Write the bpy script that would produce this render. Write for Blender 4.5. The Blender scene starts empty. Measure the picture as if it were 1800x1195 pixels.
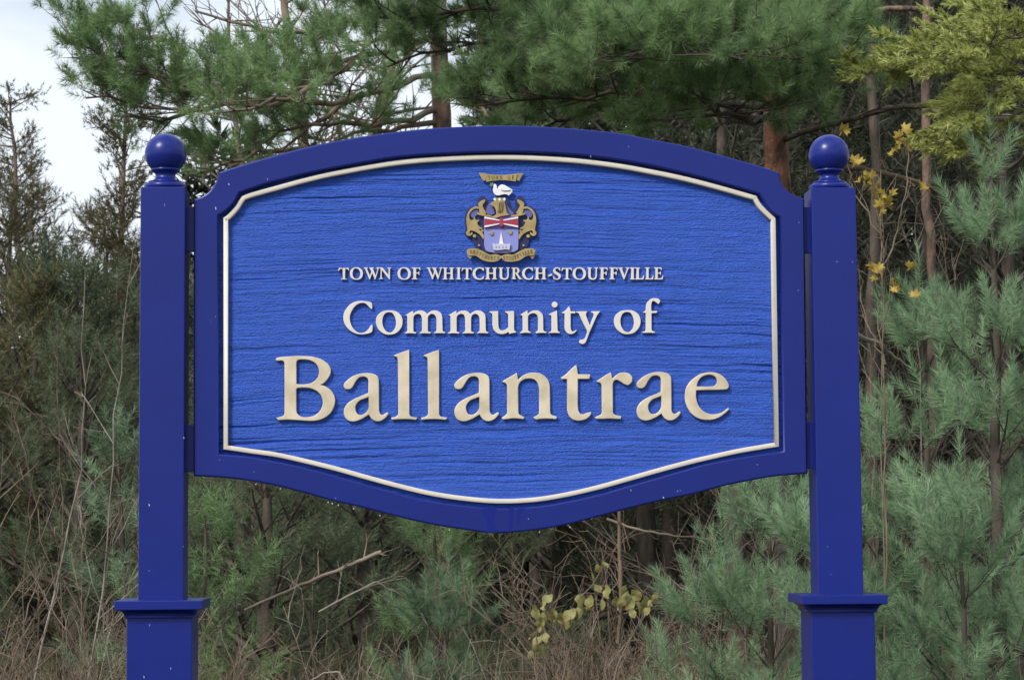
import bpy, math, random
import numpy as np
from mathutils import Matrix, Vector

R = math.radians
scene = bpy.context.scene
COL = scene.collection

# ------------------------------------------------------------------ camera
F_PX = 4000.0            # focal length in photo pixels (photo 1800 x 1195)
PITCH = math.atan((920 - 597.5) / F_PX)
ROLL = R(0.4)
CAM = Vector((0, 0, 1.6))
_f = Vector((0, math.cos(PITCH), math.sin(PITCH)))
_r0 = Vector((1, 0, 0)); _u0 = _r0.cross(_f)
_r = _r0 * math.cos(ROLL) - _u0 * math.sin(ROLL)
_u = _u0 * math.cos(ROLL) + _r0 * math.sin(ROLL)
cd = bpy.data.cameras.new('camera'); cam = bpy.data.objects.new('camera', cd); COL.objects.link(cam)
cam.matrix_world = Matrix(((_r.x, _u.x, -_f.x, CAM.x), (_r.y, _u.y, -_f.y, CAM.y), (_r.z, _u.z, -_f.z, CAM.z), (0, 0, 0, 1)))
cd.sensor_width = 36; cd.lens = F_PX / 1800 * 36; cd.clip_start = 0.1; cd.clip_end = 3000
cd.dof.use_dof = True; cd.dof.focus_distance = 7.25; cd.dof.aperture_fstop = 16
scene.camera = cam

# ------------------------------------------------------------------ world, sun, exposure
SUN_EL, SUN_AZ = R(42), R(218)        # azimuth clockwise from +Y: behind the camera, to its left
w = bpy.data.worlds.new('World'); scene.world = w; w.use_nodes = True
nt = w.node_tree; nt.nodes.clear()
out = nt.nodes.new('ShaderNodeOutputWorld'); bg = nt.nodes.new('ShaderNodeBackground')
sky = nt.nodes.new('ShaderNodeTexSky'); sky.sky_type = 'NISHITA'; sky.sun_disc = False
sky.sun_elevation = SUN_EL; sky.sun_rotation = SUN_AZ; sky.air_density = 1.0; sky.dust_density = 2.0
tc = nt.nodes.new('ShaderNodeTexCoord'); mp = nt.nodes.new('ShaderNodeMapping'); mp.inputs['Scale'].default_value = (1, 1, 2.5)
mp.inputs['Location'].default_value = (0.3, 0.1, 0.4)
nz = nt.nodes.new('ShaderNodeTexNoise'); nz.inputs['Scale'].default_value = 2.2; nz.inputs['Detail'].default_value = 6
rp = nt.nodes.new('ShaderNodeMapRange'); rp.inputs[1].default_value = 0.40; rp.inputs[2].default_value = 0.56
rp.inputs[3].default_value = 0.12; rp.inputs[4].default_value = 0.95
mx = nt.nodes.new('ShaderNodeMix'); mx.data_type = 'RGBA'
mx.inputs[7].default_value = (7.7, 8.3, 9.0, 1)
nt.links.new(tc.outputs['Generated'], mp.inputs[0]); nt.links.new(mp.outputs[0], nz.inputs['Vector'])
nt.links.new(nz.outputs[0], rp.inputs[0]); nt.links.new(rp.outputs[0], mx.inputs[0])
nt.links.new(sky.outputs[0], mx.inputs[6]); nt.links.new(mx.outputs[2], bg.inputs[0]); nt.links.new(bg.outputs[0], out.inputs[0])
bg.inputs[1].default_value = 0.1
sd = bpy.data.lights.new('sun', 'SUN'); sd.energy = 2.5; sd.angle = R(12); sd.color = (1, 0.95, 0.87)
sun = bpy.data.objects.new('sun', sd); COL.objects.link(sun)
sv = Vector((math.sin(SUN_AZ) * math.cos(SUN_EL), math.cos(SUN_AZ) * math.cos(SUN_EL), math.sin(SUN_EL)))
sun.rotation_euler = sv.to_track_quat('Z', 'Y').to_euler(); sun.location = (-6, -6, 12)
scene.view_settings.view_transform = 'Standard'; scene.view_settings.look = 'None'
scene.view_settings.exposure = 0.36; scene.view_settings.gamma = 1.0; scene.view_settings.use_curve_mapping = False
scene.render.engine = 'CYCLES'
scene.cycles.max_bounces = 6; scene.cycles.diffuse_bounces = 3; scene.cycles.glossy_bounces = 2; scene.cycles.transmission_bounces = 3

# ------------------------------------------------------------------ pixel -> place helpers
def ray(px, py):
    return _f + _r * ((px - 900) / F_PX) + _u * ((597.5 - py) / F_PX)
def P(px, py, Y):
    d = ray(px, py); return CAM + d * ((Y - CAM.y) / d.y)
YAW = R(2.3)
_c = P(880, 580, 7.2)
S = Matrix.Translation((_c.x, _c.y, 0)) @ Matrix.Rotation(YAW, 4, 'Z')    # sign frame: x along the board, y to its back
SI = S.inverted()
_o = SI @ CAM
def L(px, py, y=0.0):
    d = SI.to_3x3() @ ray(px, py); p = _o + d * ((y - _o.y) / d.y); return (p.x, p.z)
PX = L(881, 580)[0] - L(880, 580)[0]     # metres per photo pixel on the board

# ------------------------------------------------------------------ materials
def mat(name, col, rough=0.6, spec=0.4, var=0.0, vscale=20, bump=0.0, bscale=60, bdist=0.002, col2=None, tint=False, transl=0.0, stretch=(1, 1, 1), coat=0.0):
    m = bpy.data.materials.new(name); m.use_nodes = True; t = m.node_tree; n = t.nodes; l = t.links
    b = n['Principled BSDF']; b.inputs['Roughness'].default_value = rough; b.inputs['Specular IOR Level'].default_value = spec
    b.inputs['Coat Weight'].default_value = coat; b.inputs['Coat Roughness'].default_value = 0.15
    b.inputs['Base Color'].default_value = (*col, 1)
    src = None
    tco = n.new('ShaderNodeTexCoord'); mpp = n.new('ShaderNodeMapping'); mpp.inputs['Scale'].default_value = stretch
    l.new(tco.outputs['Object'], mpp.inputs[0])
    if var > 0 or col2:
        q = n.new('ShaderNodeTexNoise'); q.inputs['Scale'].default_value = vscale; q.inputs['Detail'].default_value = 5
        l.new(mpp.outputs[0], q.inputs['Vector'])
        mr = n.new('ShaderNodeMapRange'); mr.inputs[1].default_value = 0.35; mr.inputs[2].default_value = 0.65
        l.new(q.outputs[0], mr.inputs[0])
        mi = n.new('ShaderNodeMix'); mi.data_type = 'RGBA'
        c2 = col2 if col2 else tuple(c * (1 - var) for c in col)
        mi.inputs[6].default_value = (*col, 1); mi.inputs[7].default_value = (*c2, 1)
        l.new(mr.outputs[0], mi.inputs[0]); src = mi.outputs[2]
    if tint:
        at = n.new('ShaderNodeAttribute'); at.attribute_name = 'tint'
        g = n.new('ShaderNodeNewGeometry')
        ad = n.new('ShaderNodeMath'); ad.operation = 'MULTIPLY_ADD'; ad.inputs[1].default_value = 0.35
        l.new(g.outputs['Random Per Island'], ad.inputs[0]); l.new(at.outputs['Fac'], ad.inputs[2])
        mi2 = n.new('ShaderNodeMix'); mi2.data_type = 'RGBA'
        mi2.inputs[6].default_value = (*col, 1); mi2.inputs[7].default_value = (*tint, 1)
        l.new(ad.outputs[0], mi2.inputs[0]); src = mi2.outputs[2]
    if src: l.new(src, b.inputs['Base Color'])
    if bump > 0:
        q2 = n.new('ShaderNodeTexNoise'); q2.inputs['Scale'].default_value = bscale; q2.inputs['Detail'].default_value = 4
        l.new(mpp.outputs[0], q2.inputs['Vector'])
        bp = n.new('ShaderNodeBump'); bp.inputs['Strength'].default_value = bump; bp.inputs['Distance'].default_value = bdist
        l.new(q2.outputs[0], bp.inputs['Height']); l.new(bp.outputs[0], b.inputs['Normal'])
    if transl > 0:
        tr = n.new('ShaderNodeBsdfTranslucent'); ms = n.new('ShaderNodeMixShader'); ms.inputs[0].default_value = transl
        if src: l.new(src, tr.inputs[0])
        else: tr.inputs[0].default_value = (*col, 1)
        l.new(b.outputs[0], ms.inputs[1]); l.new(tr.outputs[0], ms.inputs[2]); l.new(ms.outputs[0], n['Material Output'].inputs[0])
    return m

M = {}
M['navy'] = mat('navy_gloss_paint', (0.0075, 0.0190, 0.200), 0.30, 0.34, var=0.14, vscale=3, bump=0.25, bscale=7, bdist=0.003)
_m = M['navy']; _n = _m.node_tree.nodes; _l = _m.node_tree.links
_tc = _n.new('ShaderNodeTexCoord'); _mp = _n.new('ShaderNodeMapping'); _mp.inputs['Scale'].default_value = (1, 1, .07); _q = _n.new('ShaderNodeTexNoise'); _q.inputs['Scale'].default_value = 130; _q.inputs['Detail'].default_value = 2
_b2 = _n.new('ShaderNodeBump'); _b2.inputs['Strength'].default_value = .22; _b2.inputs['Distance'].default_value = .0012; _b1 = [x for x in _n if x.type == 'BUMP'][0]
_l.new(_tc.outputs['Object'], _mp.inputs[0]); _l.new(_mp.outputs[0], _q.inputs['Vector']); _l.new(_q.outputs[0], _b2.inputs['Height']); _l.new(_b1.outputs[0], _b2.inputs['Normal']); _l.new(_b2.outputs[0], _n['Principled BSDF'].inputs['Normal'])
M['drip'] = mat('wet_paint_run', (0.006, 0.016, 0.20), 0.30, 0.25)
M['cream'] = mat('cream_gold_paint', (0.68, 0.63, 0.54), 0.42, 0.5, var=0.10, vscale=14, bump=0.15, bscale=40, bdist=0.001)
M['gold'] = mat('pale_gold_leaf', (0.70, 0.61, 0.47), 0.33, 0.5, col2=(0.52, 0.45, 0.32), vscale=16, bump=0.2, bscale=25, bdist=0.001)
M['silver'] = mat('off_white_gold_leaf', (0.74, 0.69, 0.62), 0.40, 0.5, var=0.10, vscale=20, bump=0.15, bscale=30, bdist=0.001)
M['arms_gold'] = mat('arms_gold_paint', (0.42, 0.33, 0.15), 0.4, 0.5, col2=(0.31, 0.23, 0.09), vscale=40)
M['arms_blue'] = mat('arms_blue_paint', (0.11, 0.12, 0.36), 0.5, 0.4)
M['arms_navy'] = mat('arms_backing_paint', (0.020, 0.024, 0.105), 0.5, 0.4)
M['arms_violet'] = mat('arms_chief_paint', (0.085, 0.05, 0.25), 0.5, 0.4)
M['arms_field'] = mat('arms_field_paint', (0.24, 0.26, 0.62), 0.5, 0.4)
M['arms_red'] = mat('arms_red_paint', (0.36, 0.035, 0.07), 0.5, 0.4)
M['arms_white'] = mat('arms_white_paint', (0.78, 0.78, 0.84), 0.5, 0.4)
M['arms_grey'] = mat('arms_grey_paint', (0.52, 0.54, 0.66), 0.5, 0.4)
M['arms_green'] = mat('arms_green_paint', (0.12, 0.26, 0.19), 0.5, 0.4)
M['arms_ink'] = mat('arms_dark_lettering', (0.09, 0.055, 0.02), 0.5, 0.4)
M['chip'] = mat('bare_chip', (0.45, 0.48, 0.75), 0.6, 0.3)
M['water'] = mat('water_drop', (0.85, 0.88, 0.9), 0.05, 0.6)
M['water'].node_tree.nodes['Principled BSDF'].inputs['Transmission Weight'].default_value = 0.6
# sandblasted panel paint
pm = mat('blue_sandblasted_paint', (0.031, 0.109, 0.57), 0.40, 0.36, var=0.14, vscale=9, stretch=(1, 1, 4))
n_ = pm.node_tree.nodes; l_ = pm.node_tree.links
tx = n_.new('ShaderNodeTexCoord'); mA = n_.new('ShaderNodeMapping'); mA.inputs['Scale'].default_value = (0.8, 1, 1.0)
vA = n_.new('ShaderNodeTexNoise'); vA.inputs['Scale'].default_value = 270; vA.inputs['Detail'].default_value = 3
mB = n_.new('ShaderNodeMapping'); mB.inputs['Scale'].default_value = (0.06, 1, 1.0); mB.inputs['Rotation'].default_value = (0, R(1.5), 0)
vB = n_.new('ShaderNodeTexNoise'); vB.inputs['Scale'].default_value = 230; vB.inputs['Detail'].default_value = 3
l_.new(tx.outputs['Object'], mA.inputs[0]); l_.new(mA.outputs[0], vA.inputs['Vector'])
l_.new(tx.outputs['Object'], mB.inputs[0]); l_.new(mB.outputs[0], vB.inputs['Vector'])
sm = n_.new('ShaderNodeMath'); sm.operation = 'MULTIPLY_ADD'; sm.inputs[1].default_value = 0.8
l_.new(vB.outputs[0], sm.inputs[0]); l_.new(vA.outputs[0], sm.inputs[2])
bb = n_.new('ShaderNodeBump'); bb.inputs['Strength'].default_value = 1.0; bb.inputs['Distance'].default_value = 0.0065
l_.new(sm.outputs[0], bb.inputs['Height']); l_.new(bb.outputs[0], n_['Principled BSDF'].inputs['Normal'])
M['panel'] = pm
# vegetation
M['bark_grey'] = mat('grey_brown_bark', (0.115, 0.095, 0.078), 0.9, 0.2, col2=(0.05, 0.042, 0.035), vscale=14, bump=0.8, bscale=30, bdist=0.02, stretch=(1, 1, 0.3))
M['bark_red'] = mat('red_pine_bark', (0.29, 0.135, 0.085), 0.9, 0.2, col2=(0.07, 0.045, 0.035), vscale=20, bump=1.0, bscale=30, bdist=0.05, stretch=(1, 1, 0.4))
M['bark_brown'] = mat('pinkish_brown_bark', (0.26, 0.17, 0.13), 0.9, 0.2, col2=(0.09, 0.07, 0.06), vscale=14, bump=1.0, bscale=26, bdist=0.03, stretch=(1, 1, 0.4))
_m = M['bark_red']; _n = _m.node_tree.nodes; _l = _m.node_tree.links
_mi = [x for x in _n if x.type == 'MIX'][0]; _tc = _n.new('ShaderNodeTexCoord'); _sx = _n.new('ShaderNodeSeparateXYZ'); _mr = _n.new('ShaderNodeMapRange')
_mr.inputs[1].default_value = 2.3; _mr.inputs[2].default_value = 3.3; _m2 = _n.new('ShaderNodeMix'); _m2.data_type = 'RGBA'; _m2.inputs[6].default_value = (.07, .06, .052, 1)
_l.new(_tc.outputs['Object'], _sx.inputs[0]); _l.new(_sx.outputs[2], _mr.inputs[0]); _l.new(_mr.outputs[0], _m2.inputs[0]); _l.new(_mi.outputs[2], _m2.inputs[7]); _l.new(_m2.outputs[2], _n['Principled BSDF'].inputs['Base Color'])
M['twig'] = mat('bare_twig_bark', (0.25, 0.20, 0.155), 0.85, 0.2, col2=(0.12, 0.09, 0.07), vscale=4)
M['twig_pale'] = mat('pale_twig_bark', (0.33, 0.29, 0.25), 0.85, 0.2, col2=(0.15, 0.125, 0.105), vscale=6)
M['twig_red'] = mat('reddish_twig_bark', (0.23, 0.165, 0.125), 0.85, 0.2, col2=(0.11, 0.08, 0.06), vscale=4)
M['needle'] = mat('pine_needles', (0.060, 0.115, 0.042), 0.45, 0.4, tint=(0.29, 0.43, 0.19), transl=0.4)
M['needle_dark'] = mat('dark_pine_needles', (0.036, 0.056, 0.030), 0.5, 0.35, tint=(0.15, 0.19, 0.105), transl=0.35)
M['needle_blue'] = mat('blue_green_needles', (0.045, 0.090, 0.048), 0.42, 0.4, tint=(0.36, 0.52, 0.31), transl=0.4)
M['needle_shaded'] = mat('shaded_wood_needles', (0.022, 0.029, 0.016), 0.5, 0.3, tint=(0.07, 0.08, 0.045), transl=0.2)  # darkened needle copy: the deep wood's shade is put into the colour
M['needle_olive'] = mat('olive_needles', (0.062, 0.060, 0.030), 0.5, 0.35, tint=(0.17, 0.155, 0.075), transl=0.3)
M['cedar'] = mat('yellow_green_cedar_sprays', (0.20, 0.235, 0.06), 0.5, 0.35, tint=(0.52, 0.56, 0.20), transl=0.35)
M['leaf_yellow'] = mat('yellow_leaf', (0.52, 0.39, 0.08), 0.5, 0.3, col2=(0.32, 0.22, 0.06), vscale=20, transl=0.3)
M['leaf_lime'] = mat('yellow_green_leaf', (0.33, 0.36, 0.14), 0.5, 0.3, col2=(0.30, 0.22, 0.09), vscale=20, transl=0.3)
M['grass'] = mat('dead_grass', (0.20, 0.145, 0.09), 0.8, 0.2, tint=(0.38, 0.29, 0.19), transl=0.2)
M['ground'] = mat('leaf_litter', (0.085, 0.062, 0.042), 0.95, 0.1, col2=(0.05, 0.05, 0.025), vscale=3, bump=1, bscale=12, bdist=0.05)
M['verge'] = mat('mown_verge_grass', (0.10, 0.12, 0.05), 0.95, 0.1, col2=(0.14, 0.11, 0.06), vscale=2, bump=1, bscale=40, bdist=0.03)
M['road'] = mat('asphalt', (0.05, 0.05, 0.052), 0.9, 0.2, var=0.3, vscale=8, bump=0.3, bscale=80)
M['leaf_brown'] = mat('brown_leaf', (0.20, 0.10, 0.045), 0.7, 0.2, tint=(0.34, 0.20, 0.09), transl=0.2)

# ------------------------------------------------------------------ object helpers
def link(o, parent=None):
    COL.objects.link(o)
    if parent: o.parent = parent
    return o
def thing(name, label, cat, group=None, mtx=None, loc=None):
    o = bpy.data.objects.new(name, None); link(o); o.empty_display_size = 0.3
    if mtx is not None: o.matrix_world = mtx
    if loc is not None: o.location = loc
    o['label'] = label; o['category'] = cat
    if group: o['group'] = group
    return o
def mesh_obj(name, V, Fc, m, parent=None, smooth=False, tint=None, loc=None, kind=None, label=None):
    me = bpy.data.meshes.new(name); V = np.asarray(V, dtype=np.float32).reshape(-1, 3)
    if isinstance(Fc, tuple):      # (tris array, quads array)
        tris, quads = Fc
    else: tris, quads = np.asarray(Fc, dtype=np.int32), np.zeros((0, 4), np.int32)
    if tris.ndim == 2 and tris.shape[1] == 4: tris, quads = np.zeros((0, 3), np.int32), tris
    nT, nQ = len(tris), len(quads)
    me.vertices.add(len(V)); me.vertices.foreach_set('co', V.ravel())
    me.loops.add(nT * 3 + nQ * 4)
    me.loops.foreach_set('vertex_index', np.concatenate([tris.ravel(), quads.ravel()]).astype(np.int32))
    me.polygons.add(nT + nQ)
    st = np.concatenate([np.arange(nT) * 3, nT * 3 + np.arange(nQ) * 4]).astype(np.int32)
    me.polygons.foreach_set('loop_start', st)
    if smooth: me.polygons.foreach_set('use_smooth', np.ones(nT + nQ, dtype=bool))
    if tint is not None:
        a = me.attributes.new('tint', 'FLOAT', 'POINT'); a.data.foreach_set('value', np.asarray(tint, np.float32))
    me.update(calc_edges=True); me.materials.append(m)
    o = bpy.data.objects.new(name, me); link(o, parent)
    if loc is not None: o.location = loc
    if kind: o['kind'] = kind
    if label: o['label'] = label
    return o

def smooth_pts(pts, n=7):
    """pts: list of (x, y, corner). Catmull-Rom between corners."""
    N = len(pts); outp = []
    for i in range(N):
        p0, p1, p2, p3 = pts[i - 1], pts[i], pts[(i + 1) % N], pts[(i + 2) % N]
        outp.append((p1[0], p1[1]))
        if p1[2] and p2[2]: continue
        a = (2 * p1[0] - p2[0], 2 * p1[1] - p2[1]) if p1[2] else p0
        b = (2 * p2[0] - p1[0], 2 * p2[1] - p1[1]) if p2[2] else p3
        if p1[2] and not p2[2]: a = (p1[0] - (p2[0] - p1[0]) * .5, p1[1] - (p2[1] - p1[1]) * .5)
        if p2[2] and not p1[2]: b = (p2[0] + (p2[0] - p1[0]) * .5, p2[1] + (p2[1] - p1[1]) * .5)
        for k in range(1, n):
            t = k / n; t2 = t * t; t3 = t2 * t
            outp.append(tuple(0.5 * (2 * p1[j] + (p2[j] - a[j]) * t + (2 * a[j] - 5 * p1[j] + 4 * p2[j] - b[j]) * t2 + (3 * p1[j] - a[j] - 3 * p2[j] + b[j]) * t3) for j in (0, 1)))
    return outp
def parse(s):
    r = []
    for tok in s.split():
        c = tok.endswith('c'); x, y = tok.rstrip('c').split(','); r.append((float(x), float(y), c))
    return r
def contour(s, n=5): return smooth_pts(parse(s), n)

def relief(name, contours, y_front, y_back, m, parent, bevel=0.0012, res=1, unproj=True, label=None, kind=None):
    """closed outlines in photo pixels -> solid plate standing between y_front and y_back in the sign's frame"""
    cu = bpy.data.curves.new(name, 'CURVE'); cu.dimensions = '2D'; cu.fill_mode = 'BOTH'
    for c in contours:
        pts = [L(x, y, y_front) for x, y in c] if unproj else c
        sp = cu.splines.new('POLY'); sp.points.add(len(pts) - 1); sp.use_cyclic_u = True
        for i, (x, z) in enumerate(pts): sp.points[i].co = (x, z, 0, 1)
    T = (y_back - y_front)
    cu.extrude = max(T / 2 - bevel, 0.0001); cu.bevel_depth = bevel; cu.bevel_resolution = res; cu.offset = -bevel
    tmp = bpy.data.objects.new('tmp', cu); COL.objects.link(tmp)
    dg = bpy.context.evaluated_depsgraph_get(); me = bpy.data.meshes.new_from_object(tmp.evaluated_get(dg))
    bpy.data.objects.remove(tmp); bpy.data.curves.remove(cu)
    co = np.empty(len(me.vertices) * 3, np.float32); me.vertices.foreach_get('co', co); co = co.reshape(-1, 3)
    co2 = np.stack([co[:, 0], (y_front + y_back) / 2 - co[:, 2], co[:, 1]], 1); me.vertices.foreach_set('co', co2.ravel())
    me.materials.clear(); me.materials.append(m); me.name = name; me.update()
    o = bpy.data.objects.new(name, me); link(o, parent)
    if label: o['label'] = label
    if kind: o['kind'] = kind
    return o

def bevel_box(name, x0, x1, y0, y1, z0, z1, m, parent, bev=0.004, top_taper=0):
    import bmesh
    bm = bmesh.new(); bmesh.ops.create_cube(bm, size=1)
    for v in bm.verts:
        v.co = ((x0 + x1) / 2 + v.co.x * (x1 - x0), (y0 + y1) / 2 + v.co.y * (y1 - y0), (z0 + z1) / 2 + v.co.z * (z1 - z0))
    if bev: bmesh.ops.bevel(bm, geom=bm.edges[:], offset=bev, segments=2, affect='EDGES', profile=0.6)
    me = bpy.data.meshes.new(name); bm.to_mesh(me); bm.free(); me.materials.append(m)
    for p in me.polygons: p.use_smooth = False
    o = bpy.data.objects.new(name, me); link(o, parent); return o
def lathe(name, prof, cx, cy, m, parent, n=48):
    V = []; Q = []
    for r, z in prof:
        for k in range(n):
            a = 2 * math.pi * k / n; V.append((cx + r * math.cos(a), cy + r * math.sin(a), z))
    for i in range(len(prof) - 1):
        for k in range(n):
            Q.append((i * n + k, i * n + (k + 1) % n, (i + 1) * n + (k + 1) % n, (i + 1) * n + k))
    return mesh_obj(name, V, np.array(Q), m, parent, smooth=True)

# ================================================================== THE SIGN
sign = thing('town_sign', 'large blue carved wooden community sign with cream letters hung between two blue posts', 'sign', mtx=S)

OUT = contour('340.3,350c 351,346.6 362,340.5 371,332 379,320 382.8,310 383.3,303c 414,293 480,273.6 540,258.5 600,246 683,233.3 767,225 877,220.7 967,223.3 1080,233 1140,244.2 1200,255.5 1261,271.2 1344,294.5 1371.7,304.4c 1371,311 1374,321 1382,333 1394,342 1408,347.5 1413.6,349c 1419.5,832c 1387,834.6 1354,838 1307,846.6 1267,855 1220,867.8 1163,879.5 1106.7,893.3 1050,908.4 993,922.6 936.7,932 872,936.8 805.6,929.2 749,919.4 692,906.2 635.6,891.4 588,881 540,867.5 487.4,854 440.5,845.3 400,840 360,837.3 340,836.5c', 6)
INN = contour('384,378.5c 395,372.5 404.5,364 412.5,355 417.5,346 420.8,339.2c 454,328 480,320.4 540,305.5 600,293.3 700,276.7 800,270 900,267.7 1000,271.7 1080,280.6 1140,290.8 1200,304.2 1261,320 1334.5,341c 1341,352 1350,366 1359,375 1370.5,381.7c 1377.3,792.4c 1300,803.8 1240,815.2 1220,820.5 1163,837 1106.7,853 1050,869 993.3,881.5 936.7,890 872,892.6 805.6,886.7 749,878.2 692,864.5 635.6,848.5 579,832.5 520.9,818 467.3,807 427,801 384.3,797.5c', 6)
BOR = contour('392.4,382.5c 399,378 407,370 414,361.4 419,353 425.5,344.5c 441,338.5 480,327.8 540,311.5 600,298.3 700,281.7 800,274 900,272.3 1000,277.2 1080,286.3 1140,296.8 1200,309 1261,324.5 1329.8,344c 1338,358 1347,368 1363.8,383.5c 1369.9,785c 1333.7,790.8 1293.6,798 1240,809.8 1220,814.5 1163,829.5 1106.7,845.5 1050,861.2 993,874 936.7,882.6 872,884.8 805.6,879 749,869.7 692,856 635.6,840.7 579,825 494,805 440.5,797 392.3,789.7c', 6)
def inset(poly, d):
    n = len(poly); A = sum(poly[i - 1][0] * poly[i][1] - poly[i][0] * poly[i - 1][1] for i in range(n)); sg = 1 if A > 0 else -1
    res = []
    for i in range(n):
        p, a, b = Vector(poly[i]), Vector(poly[i - 1]), Vector(poly[(i + 1) % n])
        u, v = (p - a).normalized(), (b - p).normalized()
        n1, n2 = Vector((-u.y, u.x)) * sg, Vector((-v.y, v.x)) * sg
        h = (n1 + n2).normalized(); k = d / max(h.dot(n1), 0.4); q = p + h * k; res.append((q.x, q.y))
    return res
frame = relief('frame', [OUT, INN], -0.030, 0.030, M['navy'], sign, bevel=0.0055, res=2)
def strip(name, poly, prof, m, parent, label):
    q = [poly[0]]
    for p in poly[1:]:
        if math.hypot(p[0] - q[-1][0], p[1] - q[-1][1]) > 0.8: q.append(p)
    V = []; n = len(q); Q = []
    for d, y in prof:
        for a, b in inset(q, d): x, z = L(a, b, -0.02); V.append((x, y, z))
    for i in range(len(prof) - 1):
        for k in range(n): Q.append((i * n + k, i * n + (k + 1) % n, (i + 1) * n + (k + 1) % n, (i + 1) * n + k))
    return mesh_obj(name, V, np.array(Q), m, parent, label=label)
border = strip('border_strip', BOR, [(0, -0.002), (0.1, -0.0165), (0.4, -0.0185), (1.2, -0.0195), (7.4, -0.0195), (8.2, -0.0185), (8.5, -0.0165), (8.6, -0.002)], M['cream'], sign, 'thin cream moulding running just inside the blue frame')

# --- numpy noise
_rt = np.random.RandomState(5).rand(512, 512).astype(np.float64)
def vn(x, y, s=0):
    xi = np.floor(x).astype(int); yi = np.floor(y).astype(int); fx = x - xi; fy = y - yi
    fx = fx * fx * (3 - 2 * fx); fy = fy * fy * (3 - 2 * fy); xi += s * 37; yi += s * 91
    g = lambda a, b: _rt[a % 512, b % 512]
    return (g(xi, yi) * (1 - fx) + g(xi + 1, yi) * fx) * (1 - fy) + (g(xi, yi + 1) * (1 - fx) + g(xi + 1, yi + 1) * fx) * fy
def sst(a, b, x):
    t = np.clip((x - a) / (b - a), 0, 1); return t * t * (3 - 2 * t)

# --- sandblasted panel: real grooves along the grain
PY = -0.004
po = [L(x, y, PY) for x, y in inset(INN, -6)]
xs_ = np.array([p[0] for p in po]); i0, i1 = xs_.argmin(), xs_.argmax()
xl, xr = min(xs_) + .002, max(xs_) - .002
topc = [p for p in po if p[1] > (po[0][1] + po[-1][1]) / 2]; botc = [p for p in po if p not in topc]
topc.sort(); botc.sort()
NX, NZ = 330, 640
gx = np.linspace(xl, xr, NX); zt = np.interp(gx, [p[0] for p in topc], [p[1] for p in topc]); zb = np.interp(gx, [p[0] for p in botc], [p[1] for p in botc])
GX = np.repeat(gx[:, None], NZ, 1); tt = np.linspace(0, 1, NZ)[None, :]; GZ = zb[:, None] * (1 - tt) + zt[:, None] * tt
dx = GX - 0.05
s = GZ + 0.030 * vn(GX * 1.3, GZ * 1.6, 1) + 0.010 * vn(GX * 4.5, GZ * 6, 2) + 0.0055 * vn(GX * 9, GZ * 11, 3) + 0.0016 * vn(GX * 26, GZ * 30, 13) + 0.035 * np.abs(dx) ** 1.5
mask = sst(0.25, 0.75, vn(GX * 1.1, s * 7, 4)) * 0.75 + 0.25
mask *= 0.55 + 0.75 * np.clip(np.abs(dx) / 0.8, 0, 1)
n1 = vn(GX * 2.2, s * 105, 5); n2 = vn(GX * 3.5, s * 190, 6); n3 = vn(GX * 8, s * 330, 7); n0 = vn(GX * 1.2, s * 42, 8)
g = 0.0040 * sst(0.62, 0.95, n1) * mask + 0.0034 * sst(0.52, 0.95, n2) * mask + 0.0030 * sst(0.72, 0.93, n0) * sst(.35, .7, vn(GX * 2.0, s * 30, 11))
g += 0.0007 * n3 + 0.0009 * vn(GX * 90, GZ * 120, 9) + 0.0012 * vn(GX * 5, s * 40, 10)
GY = PY + g
V = np.stack([GX, GY, GZ], 2).reshape(-1, 3)
ii = (np.arange(NX - 1)[:, None] * NZ + np.arange(NZ - 1)[None, :]).ravel()
Qp = np.stack([ii, ii + NZ, ii + NZ + 1, ii + 1], 1)
panel = mesh_obj('panel', V, Qp, M['panel'], sign, smooth=True, label='bright blue sandblasted wood board with raised horizontal grain')
relief('backboard', [inset(INN, -8)], 0.006, 0.028, M['navy'], sign, bevel=0)

# --- letters (outlines traced at the size they have on the board)
GL = {}
GL['B'] = (480, 610, 8.533, ['38,188 60,162 110,150 200,143 350,132 480,135 600,145 720,180 810,240 860,310 867,370 850,430 810,490 760,540 705,568c 780,585 860,640 915,720 932,800 915,890 870,980 790,1050 700,1090 600,1106 480,1104 350,1093 220,1088 120,1093 75,1092 48,1060c 110,1045 155,1028 172,990c 170,240c 155,212 120,202 70,206',
    '350,250c 360,205 400,188 480,187 560,200 630,240 675,300 688,370 670,450 620,510 550,545 460,557 370,555 350,545c', '350,630c 380,612 470,608 560,618 650,655 715,720 743,800 738,880 700,960 630,1020 550,1045 460,1050 400,1030 358,985 350,930c'])
GL['a'] = (600, 640, 11.378, ['45,430 65,375 130,310 230,240 330,200 440,178 560,178 660,198 720,235 748,300 752,400c 756,930c 775,985 810,1012 850,1005 890,975 920,962 943,985 920,1030 870,1085 800,1130 730,1145 660,1130 600,1085 550,1010c 480,1055 400,1100 310,1135 230,1148 150,1132 85,1080 52,1000 50,920 75,850 130,780 220,715 330,660 440,615 540,572c 540,330c 525,285 480,255 420,250 360,268 310,315 270,375 235,440 190,490 130,505 75,490',
    '545,658c 460,690 380,722 320,775 285,840 285,910 310,975 350,1010 410,1012 470,985 520,930 548,870c'])
GL['l'] = (685, 610, 8.533, ['48,128c 160,85 292,38c 295,1000c 315,1035 360,1050 418,1055c 395,1092c 300,1082 200,1080 100,1084 35,1092c 22,1055c 80,1045 115,1025 130,990c 122,190c 110,155 85,145'])
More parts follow.
